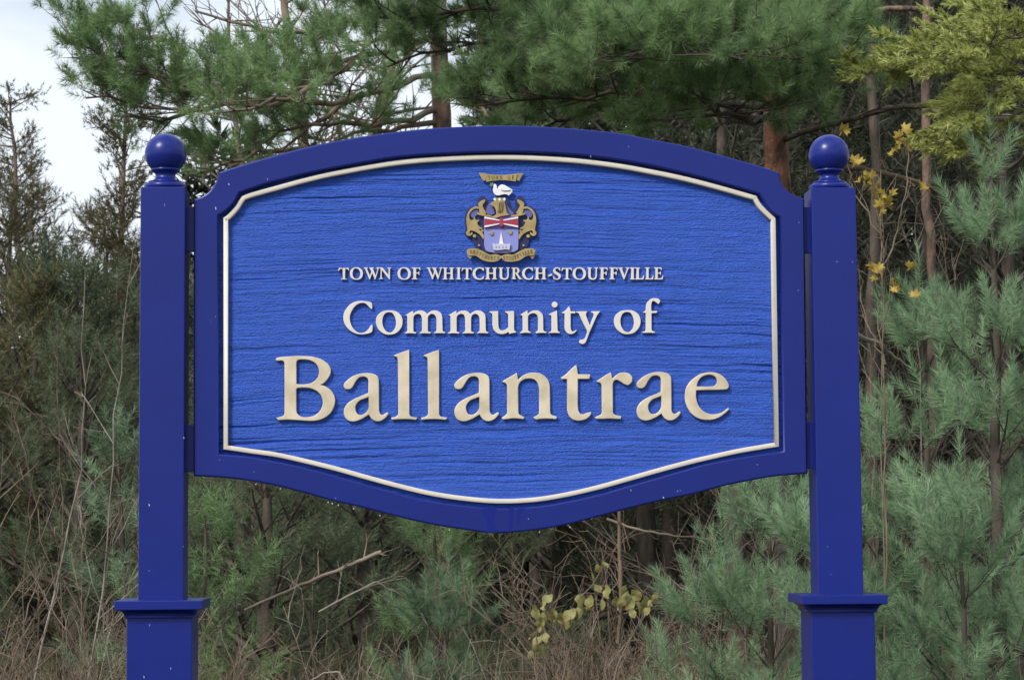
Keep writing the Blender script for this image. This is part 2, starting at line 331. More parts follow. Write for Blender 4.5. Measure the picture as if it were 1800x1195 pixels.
GL['n'] = (875, 640, 10.864, ['75,335c 180,270 280,215 365,160c 385,300c 450,240 530,190 620,165 720,160 820,180 900,230 960,300 990,380 998,460c 1003,900c 1015,950 1060,980 1135,1000c 1115,1050c 1030,1042 920,1040 820,1045 730,1060c 678,1015c 730,985 775,960 792,910c 790,480c 780,420 755,350 700,295 620,275 530,283 455,320 410,370 390,440c 395,900c 405,950 450,980 515,1015c 490,1050c 400,1040 300,1035 200,1045 100,1058c 72,1020c 130,985 165,955 180,920c 175,400c 150,365 110,350'])
GL['t'] = (980, 635, 10.393, ['60,295c 130,255 200,190 270,120 345,62c 365,150 372,232c 595,235c 600,265c 585,322c 375,322c 372,800c 385,900 420,955 470,965 540,940 605,922c 618,950 590,1000 520,1055 430,1082 350,1082 270,1055 210,990 178,900 175,820c 172,322c 80,325c'])
GL['r'] = (980, 635, 10.393, ['710,360c 790,310 880,250 975,198c 1000,320c 1060,260 1130,215 1210,200 1290,215 1350,260 1370,320 1355,385 1290,435 1220,415 1150,370 1085,340 1040,355 1012,410c 1015,920c 1030,960 1080,985 1165,1000c 1160,1055c 1050,1050 950,1045 830,1050 710,1050c 682,1018c 750,990 795,965 812,930c 805,430c 780,395 730,380'])
GL['e'] = (1110, 640, 10.0, ['1140,460c 1300,455 1500,452 1650,445 1700,428 1715,380 1690,310 1620,220 1530,165 1430,142 1320,145 1210,175 1110,235 1020,320 965,410 942,520 945,640 980,750 1040,850 1120,920 1220,965 1330,980 1450,970 1560,925 1650,860 1718,795 1705,768 1680,780 1610,835 1520,870 1420,880 1320,855 1240,800 1180,720 1145,620 1135,540c',
    '1150,390c 1170,310 1220,240 1290,200 1370,185 1440,200 1490,245 1505,310 1480,365 1420,388 1300,393c'])
GL['C'] = (595, 520, 14.933, ['860,350c 800,290 740,225 670,190 590,190 500,220 420,290 350,390 305,500 298,600 320,720 370,830 440,910 530,965 620,975 710,940 780,880 830,800 865,765 900,772c 895,860 885,930 830,975 720,1002 600,1012 480,997 360,947 250,860 170,750 130,630 130,510 165,400 240,290 340,200 460,150 580,132 700,138 820,160 870,190 888,250 885,335c'])
GL['o'] = (595, 520, 14.933, ['1340,380 1460,390 1570,440 1650,530 1685,650 1670,780 1610,890 1510,980 1390,1015 1260,1015 1150,970 1050,880 1000,780 980,660 1010,540 1090,450 1200,395',
    '1340,435 1400,445 1460,510 1500,610 1510,720 1490,830 1440,910 1380,960 1310,960 1240,915 1180,820 1155,720 1155,620 1180,530 1220,470 1280,438'])
GL['m'] = (705, 520, 14.933, ['105,510c 180,470 260,420 315,390c 320,465c 380,420 450,390 530,385 610,405 685,475c 740,430 820,390 900,383 980,405 1050,460 1080,540 1085,640c 1090,890c 1105,930 1165,955c 1145,985c 1010,980 870,985c 865,965c 910,940 930,890c 930,620c 915,550 880,500 820,475 760,490 715,540 705,600c 705,890c 715,935 785,955c 765,990c 620,982 500,990c 478,965c 530,945 550,900c 548,620c 535,540 500,490 440,475 375,495 335,540 325,600c 325,900c 335,940 405,955c 380,992c 240,982 120,992c 95,968c 145,945 165,900c 160,540c 145,520'])
GL['u'] = (820, 520, 14.933, ['598,410c 720,402 830,400c 838,760c 855,850 900,900 960,905 1030,880 1090,830 1100,780c 1095,510c 1080,470 1015,430c 1020,405c 1130,402 1250,400c 1250,860c 1262,910 1308,940c 1300,965c 1200,982 1115,1000c 1105,950c 1030,985 950,1003 860,998 780,960 710,880 685,780 682,700c 680,510c 665,465 610,435c'])
GL['i'] = (935, 520, 13.277, ['395,430c 480,390 585,340c 600,780c 615,825 660,850c 650,870c 520,866 400,870c 395,850c 440,830 458,790c 455,480c 440,455 400,442c', '530,137 580,158 600,205 578,255 530,275 485,255 462,205 483,158'])
GL['t2'] = (935, 520, 13.277, ['700,390c 780,340 870,240c 893,300 905,360c 1012,362c 1018,408c 905,410c 905,720c 915,790 950,830 1000,815 1038,790c 1045,812 1000,860 930,892 860,885 800,840 765,760 762,680c 760,410c 710,408c'])
GL['y'] = (935, 520, 13.277, ['1035,365c 1160,360 1305,362c 1272,395 1262,450c 1350,690c 1440,460c 1435,415 1385,385c 1385,362c 1500,360 1600,360c 1555,410 1520,460c 1345,850c 1290,1000 1250,1090 1195,1125 1130,1110 1100,1070 1130,1025 1195,1015 1240,980 1290,850c 1280,800 1200,640c 1120,470c 1090,410 1035,388c'])
GL['f'] = (1070, 515, 14.06, ['845,470c 895,452 915,420c 920,340 938,260 990,190 1060,140 1140,127 1220,140 1280,185c 1260,240 1225,275c 1170,230 1115,197 1075,215 1055,280 1050,360c 1055,445c 1190,442c 1200,465c 1180,495c 1060,500c 1060,880c 1075,930 1145,960c 1135,990c 1000,983 850,988c 820,965c 890,948 918,900c 912,490c 860,490c'])
def glyph(key, dx=0.0, dy=0.0):
    ox, oy, k, cs = GL[key]
    return [[(ox + x / k + dx, oy + y / k + dy) for x, y in contour(c, 4)] for c in cs]
def place(cs, x0, x1, y0, y1):
    xs = [p[0] for c in cs for p in c]; ys = [p[1] for c in cs for p in c]
    a, b, c_, d = min(xs), max(xs), min(ys), max(ys)
    return [[(x0 + (x - a) / (b - a) * (x1 - x0), y0 + (y - c_) / (d - c_) * (y1 - y0)) for x, y in c] for c in cs]
def letter(cs, m, front=-0.0140, bev=0.0022):
    return relief('letter', cs, front, -0.002, m, sign, bevel=bev, res=2)
GM = M['gold']
letter(glyph('B'), GM)
letter(glyph('a'), GM); letter(glyph('l'), GM); letter(glyph('l', 52.4, 0), GM)
letter(glyph('a', 194.5, -0.3), GM); letter(glyph('n'), GM); letter(glyph('t'), GM); letter(glyph('r'), GM)
letter(place(glyph('a'), 1119, 1196.8, 653.5, 739.2), GM); letter(glyph('e'), GM)
SM = M['silver']; fr = -0.0122; bv = 0.0010
for cs in (glyph('C'), glyph('o'), glyph('m'), glyph('m', 76, 0), glyph('u'), place(glyph('n'), 914, 961, 545.5, 586), glyph('i')[:1], glyph('i')[1:], glyph('t2'), glyph('y'), glyph('o', 18.6 + 0.0, -0.2) if False else place(glyph('o'), 1079.2, 1126.2, 545.0, 587.5), glyph('f')):
    letter(cs, SM, fr, bv)
# small capitals
CAP = {
 'T': ['0,28c 9,-1c 20,3 47,4 74,3 85,-1c 94,26c 90,28c 80,14 60,11c 58,86c 61,94 74,96c 74,101c 24,101c 24,96c 37,94 40,86c 38,11c 18,13 5,30c'],
 'O': ['52,-3 78,3 97,24 103,50 97,78 78,98 50,103 24,97 6,78 0,50 6,22 26,3', '50,6 68,14 79,34 82,54 76,80 62,93 50,95 34,88 23,68 21,46 26,22 36,9'],
 'W': ['0,0c 34,0c 34,5c 27,9c 54,72c 66,36c 55,9c 47,5c 47,0c 88,0c 88,5c 80,9c 104,72c 121,12c 112,5c 112,0c 138,0c 138,5c 131,10c 102,104c 97,104c 74,48c 54,104c 49,104c 10,10c 0,5c'],
 'N': ['0,0c 28,0c 79,68c 79,10c 68,5c 68,0c 101,0c 101,5c 91,10c 91,104c 85,104c 21,22c 21,90c 32,95c 32,100c 0,100c 0,95c 11,90c 11,10c 0,5c'],
 'F': ['0,0c 66,0c 70,25c 65,25c 56,10 34,8c 34,43c 50,42 54,33c 60,33c 60,64c 54,64c 50,52 34,52c 34,90c 46,95c 46,100c 0,100c 0,95c 12,90c 12,10c 0,5c'],
 'H': ['0,0c 44,0c 44,5c 34,10c 34,44c 72,44c 72,10c 62,5c 62,0c 105,0c 105,5c 94,10c 94,90c 105,95c 105,100c 62,100c 62,95c 72,90c 72,53c 34,53c 34,90c 44,95c 44,100c 0,100c 0,95c 12,90c 12,10c 0,5c'],
 'I': ['0,0c 42,0c 42,5c 32,10c 32,90c 42,95c 42,100c 0,100c 0,95c 10,90c 10,10c 0,5c'],
 'C': ['86,28c 72,12 55,6 38,14 26,32 23,52 30,76 44,90 62,93 78,85 88,70c 93,72c 88,95c 70,102 50,103 26,97 8,78 0,52 7,24 28,4 54,-3 76,1 90,5c 91,28c'],
 'U': ['0,0c 42,0c 42,5c 32,10c 32,62c 35,84 50,92 66,88 76,76 78,60c 78,10c 68,5c 68,0c 100,0c 100,5c 90,10c 90,62c 86,86 68,101 46,103 22,98 11,82 10,62c 10,10c 0,5c'],
 'R': ['0,0c 46,-1 66,4 76,20 74,38 60,51c 78,78 98,96c 98,101c 76,101 62,86 40,54 34,54c 34,90c 45,95c 45,100c 0,100c 0,95c 12,90c 12,10c 0,5c', '34,9c 46,8 54,16 55,30 50,42 34,46c'],
 '-': ['0,62c 36,48c 36,64c 6,72c'],
 'S': ['56,26c 46,10 32,6 21,12 20,24 32,36 54,50 66,68 60,90 40,103 18,102 4,97c 0,70c 5,70c 16,90 30,96 44,90 45,76 32,63 10,48 0,28 8,8 26,-3 44,-2 58,4c 61,25c'],
 'V': ['0,0c 42,0c 42,5c 33,9c 57,72c 77,10c 67,5c 67,0c 98,0c 98,5c 90,10c 54,104c 48,104c 11,10c 0,5c'],
 'L': ['0,0c 44,0c 44,5c 34,10c 34,91c 56,91 68,84 76,66c 82,67c 76,100c 0,100c 0,95c 12,90c 12,10c 0,5c'],
 'E': ['0,0c 68,0c 71,22c 66,22c 56,10 34,8c 34,43c 52,42 57,33c 62,33c 62,63c 57,63c 52,52 34,52c 34,91c 60,91 72,82 80,66c 85,67c 79,100c 0,100c 0,95c 12,90c 12,10c 0,5c'],
}
def cap(ch, n=3): return [contour(c, n) for c in CAP[ch]]
row = [('T', 594.2, 614.1), ('O', 615, 638), ('W', 639.6, 667), ('N', 666.7, 687.6), ('O', 698.7, 722.2), ('F', 724, 739.4), ('W', 750, 777.6), ('H', 778.4, 798), ('I', 802.4, 810.2), ('T', 811.3, 830.1),
       ('C', 830.7, 851), ('H', 852.8, 873.9), ('U', 876.4, 896.3), ('R', 899.3, 917), ('C', 917.7, 937.2), ('H', 939.4, 960.6), ('-', 963.1, 970.6), ('S', 972.2, 986), ('T', 987, 1005.9), ('O', 1006.8, 1030.2),
       ('U', 1032.4, 1051.2), ('F', 1053.6, 1068.5), ('F', 1071.2, 1086), ('V', 1086.5, 1106.4), ('I', 1107.6, 1116), ('L', 1116.6, 1132.3), ('L', 1134, 1149), ('E', 1149.8, 1166)]
for ch, xa, xb in row:
    ya, yb = 470.3, 491.2
    if ch in 'OCSU': ya, yb = (470.3 if ch == 'U' else 469.9), 491.8
    if ch == '-': ya, yb = 480.8, 486.2
    letter(place(cap(ch), xa, xb, ya, yb), SM, -0.0108, 0.0005)

# --- coat of arms
arms = bpy.data.objects.new('coat_of_arms', None); link(arms, sign)
arms['label'] = 'carved coat of arms with shield, gold mantling, helmet and white dove'
def Z(s, n=4): return [(790 + x / 6.637, 290 + y / 6.637) for x, y in contour(s, n)]
def mir(c): return [(2 * (790 + 605 / 6.637) - x, y) for x, y in c][::-1]
def arm(name, cs, layer, m, bev=0.0008, both=False, label=None):
    f = -0.004 - 0.0042 * layer
    if both: arm(name, [mir(c) for c in cs], layer, m, bev)
    return relief(name, cs, f, f + 0.0052 if layer > 1 else 0.0, m, arms, bevel=bev, res=1, label=label)
arm('backing', [Z('605,360 680,380 705,440 740,520 772,500 765,420 800,368 850,368 880,420 892,485 960,490 1012,545 1032,640 1020,720 1028,790 1000,845 945,870 925,920 900,968 850,985 800,1030 700,1065 605,1075 510,1065 410,1030 360,985 310,968 285,920 265,870 210,845 182,790 190,720 178,640 198,545 250,490 318,485 330,420 360,368 410,368 445,420 438,500 470,520 505,440 530,380')], 1, M['arms_navy'])
arm('scroll', [Z('345,95c 420,100c 440,175c 395,190c')], 2, M['arms_gold'], both=True)
arm('scroll', [Z('418,104c 510,114 605,117 700,113 790,102c 775,196c 690,184 605,180 520,186 428,200c')], 3, M['arms_gold'], label='short gold ribbon above the dove with small dark capitals')
arm('dove', [Z('512,235 530,222 550,236 560,280 575,250 605,230 645,236 690,262 742,292c 730,304 738,316 718,335 692,362c 668,345 620,347 575,358 540,352 514,322 507,290 514,260')], 3, M['arms_white'], bev=0.0012)
arm('dove_wing', [Z('590,262 625,246 670,262 715,290c 680,300 640,300 605,292')], 4, M['arms_white'], bev=0.0008)
arm('olive_sprig', [Z('455,240c 480,228 470,200c 492,214 515,196c 508,222 520,232c 500,240 490,262c 478,246 455,240c')], 3, M['arms_green'], bev=0.0004)
arm('mantling_field', [Z('240,560 270,530 320,522 345,560 320,590 280,620 250,600')], 2, M['arms_blue'], both=True)
arm('mantling_field', [Z('455,455 500,470 530,560 500,582 440,575 430,530')], 2, M['arms_blue'])
arm('mantling_field', [Z('640,420c 668,440 700,510 760,568c 735,584 690,580 668,550')], 2, M['arms_blue'])
arm('mantling_leaf', [Z('418,402c 412,440 388,470 402,512 434,560c 405,580 352,556 345,505 338,450 370,420')], 3, M['arms_gold'], both=True)
arm('mantling_leaf', [Z('350,490c 300,488 245,518 208,578 196,650 203,705 212,762c 193,790 205,822 240,830 270,805 264,783c 240,800 234,784 250,765c 300,780 360,820 395,872c 403,830 378,780 338,748c 380,752 388,735c 345,715 322,672c 345,657 347,640c 310,640 290,598c 275,640 245,640 232,600 245,555 290,515 347,514c')], 3, M['arms_gold'], both=True, label='curling gold acanthus leaf beside the shield')
arm('mantling_cord', [Z('325,556c 400,574 492,588c 490,606c 400,596 325,578c')], 4, M['arms_gold'], both=True, bev=0.0005)
for cx, cy, r in ((292, 830, 20), (345, 938, 12), (385, 768, 14)):
    arm('tassel', [Z(' '.join('%g,%g' % (cx + r * math.cos(a), cy + r * math.sin(a)) for a in np.linspace(0, 2 * math.pi, 9)[:-1]))], 3, M['arms_gold'], both=True, bev=0.0005)
arm('shield', [Z('405,600c 805,600c 805,935 782,1000 700,1024 605,1030 510,1024 428,1000 405,935c')], 3, M['arms_field'])
arm('shield_chief', [Z('408,604c 802,604c 802,735c 408,735c')], 4, M['arms_violet'], bev=0.0002)
for yy in (0, 1):
    f = (lambda y: 1332 - y) if yy else (lambda y: y)
    for xx in (0, 1):
        gx_ = (lambda x: 1210 - x) if xx else (lambda x: x)
        pts = [(409, 603), (430, 606), (585, 640), (585, 652), (409, 624)]
        arm('flag_saltire', [Z(' '.join('%g,%gc' % (gx_(a), f(b)) for a, b in (pts if xx == yy else pts[::-1])))], 5, M['arms_white'], bev=0.0002)
for xx in (0, 1):
    gx_ = (lambda x: 1210 - x) if xx else (lambda x: x)
    arm('flag_bar', [Z(' '.join('%g,%gc' % (gx_(a), b) for a, b in [(410, 628), (583, 657), (583, 677), (410, 706)]))], 5, M['arms_red'], bev=0.0002)
arm('flag_centre', [Z('590,618c 620,618c 632,666c 620,716c 590,716c 578,666c')], 5.4, M['arms_red'], bev=0.0002)
arm('helmet', [Z('470,455c 520,425 570,412 640,415c 652,470 672,560c 705,588c 620,598 520,628c 482,606c 538,585 547,548 525,490c')], 5, M['arms_gold'], bev=0.0012, label='gold helmet on top of the shield')
arm('helmet_visor', [Z('572,440c 625,430c 628,500 615,548c 590,552 560,545c 575,500c')], 5.5, M['arms_ink'], bev=0.0003)
for x in (566, 586, 606): arm('visor_bar', [Z('%d,440c %d,438c %d,548c %d,548c' % (x + 6, x + 14, x + 8, x))], 6, M['arms_gold'], bev=0.0003)
for k in range(5): arm('torse_twist', [Z('%g,388 %g,384 %g,400 %g,418 %g,414 %g,400' % tuple(515 + k * 28 + d for d in (4, 22, 28, 22, 4, 0)))], 5, M['arms_white'] if k % 2 == 0 else M['arms_gold'], bev=0.0006)
arm('spire', [Z('604,780c 632,922c 577,922c')], 4, M['arms_white'], bev=0.0003)
arm('castle_wall', [Z('503,918c 530,918c 530,924c 552,924c 552,918c 590,918c 604,930c 618,918c 655,918c 655,924c 680,924c 680,918c 712,918c 700,992c 660,985 610,990 560,996 512,990c')], 5, M['arms_grey'], bev=0.0003)
for x0 in (540, 575, 618, 655): arm('castle_window', [Z('%d,945c %d,945c %d,968c %d,968c' % (x0, x0 + 10, x0 + 10, x0))], 5.3, M['arms_field'], bev=0)
for cx, cy in ((493, 798), (711, 788)):
    arm('gold_flower', [Z(' '.join('%g,%g' % (cx + (27 if k % 2 else 17) * math.cos(k * math.pi / 5), cy + (27 if k % 2 else 17) * math.sin(k * math.pi / 5)) for k in range(10)))], 4, M['arms_gold'], bev=0.0003)
arm('scroll_tail', [Z('200,1000c 255,1040 275,1060c 240,1100c 214,1060c')], 3, M['arms_gold'], both=True, bev=0.0005)
arm('motto_scroll', [Z('203,990c 250,974 330,978 400,1012 470,1046 540,1040 605,1062c 605,1085c 560,1122 480,1130 390,1112 310,1062 235,1056 222,1050c')], 4, M['arms_gold'], both=True, bev=0.0006, label='gold motto ribbon under the shield')
def tiny(text, path, hgt):
    pts = [Vector((790 + x / 6.637, 290 + y / 6.637)) for x, y in path]
    ln = [0]
    for a, b in zip(pts, pts[1:]): ln.append(ln[-1] + (b - a).length)
    for i, ch in enumerate(text):
        if ch == ' ': continue
        s_ = (i + .5) / len(text) * ln[-1]; k = max(j for j in range(len(pts) - 1) if ln[j] <= s_)
        t_ = (s_ - ln[k]) / (ln[k + 1] - ln[k]); p = pts[k].lerp(pts[k + 1], t_); d = (pts[k + 1] - pts[k]).normalized(); nn = Vector((-d.y, d.x))
        wd = hgt * (0.35 if ch == 'I' else 0.62); cs = place(cap(ch, 2), -wd / 2, wd / 2, -hgt / 2, hgt / 2)
        cs = [[(p.x + d.x * x + nn.x * y, p.y + d.y * x + nn.y * y) for x, y in c] for c in cs]
        f = -0.004 - 0.0042 * 4 - 0.0006 if len(text) > 8 else -0.004 - 0.0042 * 3 - 0.0006
        relief('ribbon_letter', cs, f, f + 0.001, M['arms_ink'], arms, bevel=0, res=0)
tiny('TOWN OF', [(440, 150), (530, 151), (605, 149), (690, 149), (765, 146)], 7.2)
tiny('WHITCHURCH', [(232, 1012), (290, 1018), (345, 1034), (400, 1060), (460, 1084), (520, 1090), (590, 1084)], 6.4)
tiny('STOUFFVILLE', [(622, 1084), (690, 1090), (750, 1084), (810, 1060), (865, 1034), (920, 1018), (975, 1010)], 6.4)

# --- paint runs, chips and water drops
for s_ in ('846,893c 873,893c 868,912 872,926c 874,935c 853,935c 856,918 851,905c', '894,893c 903,893c 901,915 899,934c 894,934c 895,915c', '910,893c 922,893c 914,903 913,918c 910,918c'):
    relief('paint_run', [contour(s_, 3)], -0.0306, -0.0298, M['drip'], sign, bevel=0)
for (x, y, dx_, dy_) in ((289, 360, .5, 5), (402, 324, 2, 3), (470, 315, 1, 3), (1038, 275, 1, 4), (379, 366, 2, 5), (1166, 874, 2, 3), (1109, 861, 1.2, 3), (1331, 816, 1.2, 2), (386, 808, .9, 1.5), (262, 887, 2, 4), (323, 769, 1.5, 3),
                         (300, 1174, 1, 4), (253, 1189, 1.5, 4), (263, 1098, 1, 3.5), (1460, 1009, .8, 1.2), (322, 960, .8, 2), (1105, 258, 1.5, 1), (590, 875, .6, 3)):
    yy = -0.0302 if 341 < x < 1418 else (-0.0702 if y < 1040 else -0.1002)
    relief('paint_chip', [[(x - dx_ / 2, y - dy_ / 2), (x + dx_ * .3, y - dy_ * .4), (x + dx_ * .7, y + dy_ / 2), (x, y + dy_ * .6)]], yy - 0.0003, yy + 0.0006, M['chip'], sign, bevel=0)
random.seed(9)
for k in range(12):
    x, y = random.choice([(random.uniform(250, 322), random.uniform(340, 1040)), (random.uniform(1432, 1500), random.uniform(340, 1035)), (random.uniform(345, 380), random.uniform(380, 820)), (random.uniform(1376, 1412), random.uniform(380, 820)), (random.uniform(430, 1330), 0)])
    yy = -0.0302 if 341 < x < 1418 else -0.0702
    if y == 0: y = 936.8 - 22 - 100 * min(1, abs(x - 880) / 480) ** 1.5
    q_ = random.uniform(.6, 1.3); t_ = random.uniform(.6, 2.6)
    relief('paint_chip', [[(x - q_ / 2, y - t_ / 2), (x + q_ * .3, y - t_ * .4), (x + q_ * .6, y + t_ / 2), (x - .2, y + t_ * .6)]], yy - 0.0003, yy + 0.0006, M['chip'], sign, bevel=0)
ico = None
for (x, y) in ((493, 861), (577, 885), (584, 887), (595, 889.5), (621.5, 896), (668, 908), (790, 933.5), (948.5, 937), (1002, 928.5), (1308, 851.5), (450, 853)):
    a, z = L(x, y - 2.2, -0.024)
    V = []; Fq = []
    for i, (rr, hh) in enumerate(((0.1, 3.2), (0.8, 2.6), (1.6, 1.4), (2.1, 0), (1.8, -1.5), (1.0, -2.5), (0.1, -2.9))):
        for k in range(8): V.append((a + rr * .001 * math.cos(k * math.pi / 4), -0.024 + rr * .001 * math.sin(k * math.pi / 4), z + hh * .001))
        if i:
            for k in range(8): Fq.append(((i - 1) * 8 + k, (i - 1) * 8 + (k + 1) % 8, i * 8 + (k + 1) % 8, i * 8 + k))
    mesh_obj('water_drop', V, np.array(Fq), M['water'], sign, smooth=True)

# --- posts
def post(side, x_top, xw, ytop, ycol, x_low, flip):
    r = bpy.data.objects.new('post', None); link(r, sign)
    r['label'] = 'square blue post with ball finial on the %s of the board' % side
    xc = L((x_top[0] + x_top[1]) / 2, 420, -0.07)[0]; hw = (L(x_top[1], 420, -0.07)[0] - L(x_top[0], 420, -0.07)[0]) / 2
    zt = L(sum(x_top) / 2, ytop, -0.07)[1]; zc = L(sum(x_top) / 2, ycol, -0.14)[1]
    bevel_box('shaft', xc - hw, xc + hw, -0.07, 0.07, zc - 0.02, zt, M['navy'], r, 0.0035)
    # collar: slab over a cove
    hs = 0.1345
    for nm, h, z1, z0 in (('collar_slab', hs, zc, zc - 16 * PX),):
        bevel_box(nm, xc - h, xc + h, -h, h, z0, z1, M['navy'], r, 0.003)
    V = []; Q = []
    prof = [(hs - 0.008, zc - 16 * PX - .001)]
    for k in range(1, 7):
        a = k / 6 * math.pi / 2; prof.append((0.1065 + 0.019 * (1 - math.sin(a)), zc - 16 * PX - .001 - 0.020 * (1 - math.cos(a)) - .001 * k / 6))
    prof += [(0.1075, zc - 29 * PX), (0.1002, zc - 31 * PX)]
    for h, z in prof: V += [(xc - h, -h, z), (xc + h, -h, z), (xc + h, h, z), (xc - h, h, z)]
    for i in range(len(prof) - 1):
        for k in range(4): Q.append((i * 4 + k, i * 4 + (k + 1) % 4, (i + 1) * 4 + (k + 1) % 4, (i + 1) * 4 + k))
    mesh_obj('collar_moulding', V, np.array(Q), M['navy'], r)
    bevel_box('pedestal', xc - 0.1, xc + 0.1, -0.1, 0.1, -0.05, zc - 29.5 * PX, M['navy'], r, 0.004)
    f = PX * 1.012
    R_ = 35.7 * f; zb = zt
    pr = [(34.6, 0), (35.9, 1.5), (36.6, 4), (36.6, 6), (35.6, 8.6), (33.0, 10.6), (29.2, 11.4), (29.0, 11.5), (29.6, 12.2), (29.7, 13.6), (28.9, 14.4), (26, 15.0), (21.5, 16.4), (17.8, 20.5), (17.0, 24.5), (17.8, 28), (21, 31), (24.6, 32.4), (25.2, 34), (24.8, 35.6), (23.0, 36.8)]
    cz = 62.8 + 0.0
    a0 = math.asin(-(cz - 37.2) / 35.7)
    for k in range(0, 25):
        a = a0 + (math.pi / 2 - a0) * k / 24; pr.append((max(35.7 * math.cos(a), 0.05), cz + 35.7 * math.sin(a)))
    fn = lathe('finial', [(a * f, zb + b * f) for a, b in pr], xc, 0, M['navy'], r)
    fn['label'] = 'round ball finial on a turned collar'
    return xc
post('left', (246.5, 325), 78, 328.5, 1055, None, 1)
post('right', (1427.5, 1506), 78, 329.5, 1045.5, None, -1)
for (xa, xb, ya, yb) in ((321, 345, 364, 443), (321, 345, 746, 829), (1410, 1437, 365, 445), (1410, 1437, 741, 823)):
    x0, z1 = L(xa, ya, 0.0); x1, z0 = L(xb, yb, 0.0)
    bevel_box('bracket', x0, x1, -0.012, 0.012, z0, z1, M['navy'], sign, 0.002)

# ================================================================== GROUND
def sheet(name, x0, x1, y0, y1, z, m, nx=2, ny=2, amp=0):
    X, Y = np.meshgrid(np.linspace(x0, x1, nx), np.linspace(y0, y1, ny), indexing='ij')
    Zz = np.full_like(X, z) + (amp * (vn(X * .5, Y * .5, 3) - .5) if amp else 0)
    ii = (np.arange(nx - 1)[:, None] * ny + np.arange(ny - 1)[None, :]).ravel()
    o = mesh_obj(name, np.stack([X, Y, Zz], 2).reshape(-1, 3), np.stack([ii, ii + ny, ii + ny + 1, ii + 1], 1), m, smooth=True)
    o['kind'] = 'structure'; return o
sheet('ground', -900, 900, -900, 900, -0.03, M['ground'], 40, 40)
sheet('verge', -60, 60, -1.5, 8.6, -0.012, M['verge'])
sheet('road', -300, 300, -9.0, -2.0, -0.004, M['road'])

# ================================================================== VEGETATION
rng = np.random.RandomState(11)
def nrm(a): return a / np.maximum(np.linalg.norm(a, axis=-1, keepdims=True), 1e-9)
class Tubes:
    def __init__(s): s.V = []; s.Q = []; s.n = 0
    def add(s, pts, radii, sides=4):
        pts = np.asarray(pts, float); k = len(pts); t = nrm(np.gradient(pts, axis=0))
        ref = np.array([0, 0, 1.0]) if abs(t[0][2]) < 0.8 else np.array([1.0, 0, 0])
        a = nrm(np.cross(t, ref)); b = np.cross(t, a); ang = np.arange(sides) * 2 * np.pi / sides
        r = np.asarray(radii, float)[:, None, None]
        ring = pts[:, None, :] + r * (a[:, None, :] * np.cos(ang)[None, :, None] + b[:, None, :] * np.sin(ang)[None, :, None])
        s.V.append(ring.reshape(-1, 3)); i = (np.arange(k - 1)[:, None] * sides); j = np.arange(sides)[None, :]; j2 = (j + 1) % sides
        s.Q.append((np.stack([i + j, i + j2, i + sides + j2, i + sides + j], -1).reshape(-1, 4)) + s.n); s.n += k * sides
    def build(s, name, m, parent, **k):
        if not s.V: return None
        return mesh_obj(name, np.concatenate(s.V), np.concatenate(s.Q), m, parent, smooth=True, **k)

def shoot_template(K, nl, w, tip=0.9, a0=62, a1=18, seed=0, flat=0.0):
    """K needles on a shoot of unit length along +x; nl needle length in metres (absolute); returns base-t, dir, side"""
    r = np.random.RandomState(seed); t = r.rand(K) ** 0.8; az = r.rand(K) * 2 * np.pi
    a = np.radians(a0 + (a1 - a0) * t ** 2 + r.randn(K) * 9)
    d = np.stack([np.cos(a), np.sin(a) * np.cos(az), np.sin(a) * np.sin(az)], 1)
    sd = nrm(np.cross(d, r.randn(K, 3))); ln = nl * (0.75 + 0.4 * r.rand(K))
    return t, d, sd, ln, w
def build_shoots(name, p, d, Ls, tmpl, m, parent, tint, **kw):
    """p,d,Ls arrays of shoots -> one mesh of needle triangles"""
    p = np.asarray(p); d = nrm(np.asarray(d)); Ls = np.asarray(Ls); Nn = len(p)
    up = np.tile([0, 0, 1.0], (Nn, 1)) + rng.randn(Nn, 3) * 0.6; b = nrm(np.cross(d, up)); c = np.cross(d, b)
    Vs = []; Ts = []
    idx = rng.randint(0, len(tmpl), Nn)
    for ti, (t, nd, sd, ln, w) in enumerate(tmpl):
        sel = np.where(idx == ti)[0]
        if not len(sel): continue
        D, B, Cc, PP, LL = d[sel], b[sel], c[sel], p[sel], Ls[sel]
        rot = lambda v: v[None, :, 0:1] * D[:, None] + v[None, :, 1:2] * B[:, None] + v[None, :, 2:3] * Cc[:, None]
        base = PP[:, None] + D[:, None] * (t[None, :, None] * LL[:, None, None])
        dirs = rot(nd); sides = rot(sd); lnn = (ln[None, :, None])
        v0 = base - sides * w / 2; v1 = base + sides * w / 2; v2 = base + dirs * lnn
        v = np.stack([v0, v1, v2], 2); Vs.append(v.reshape(-1, 3))
        Ts.append(np.repeat(tint[sel], v.shape[1] * 3))
    V = np.concatenate(Vs); Tn = np.concatenate(Ts); F = np.arange(len(V), dtype=np.int32).reshape(-1, 3)
    global TRIS; TRIS += len(F)
    return mesh_obj(name, V, F, m, parent, tint=Tn, **kw)
TRIS = 0

def curve_branch(p, d, ln, n=5, up=0.0, jit=0.08, droop=0.0):
    pts = [np.array(p, float)]; d = nrm(np.array(d, float)); st = ln / (n - 1)
    for k in range(n - 1):
        d = nrm(d + np.array([0, 0, up - droop]) / (n - 1) + rng.randn(3) * jit); pts.append(pts[-1] + d * st)
    return np.array(pts)
def sample(pts, f):
    x = f * (len(pts) - 1); i = min(int(x), len(pts) - 2); t = x - i
    return pts[i] * (1 - t) + pts[i + 1] * t, nrm(pts[i + 1] - pts[i])

class Foliage:
    def __init__(s): s.p = []; s.d = []; s.L = []; s.t = []
    def add(s, p, d, L_, t): s.p.append(p); s.d.append(d); s.L.append(L_); s.t.append(t)

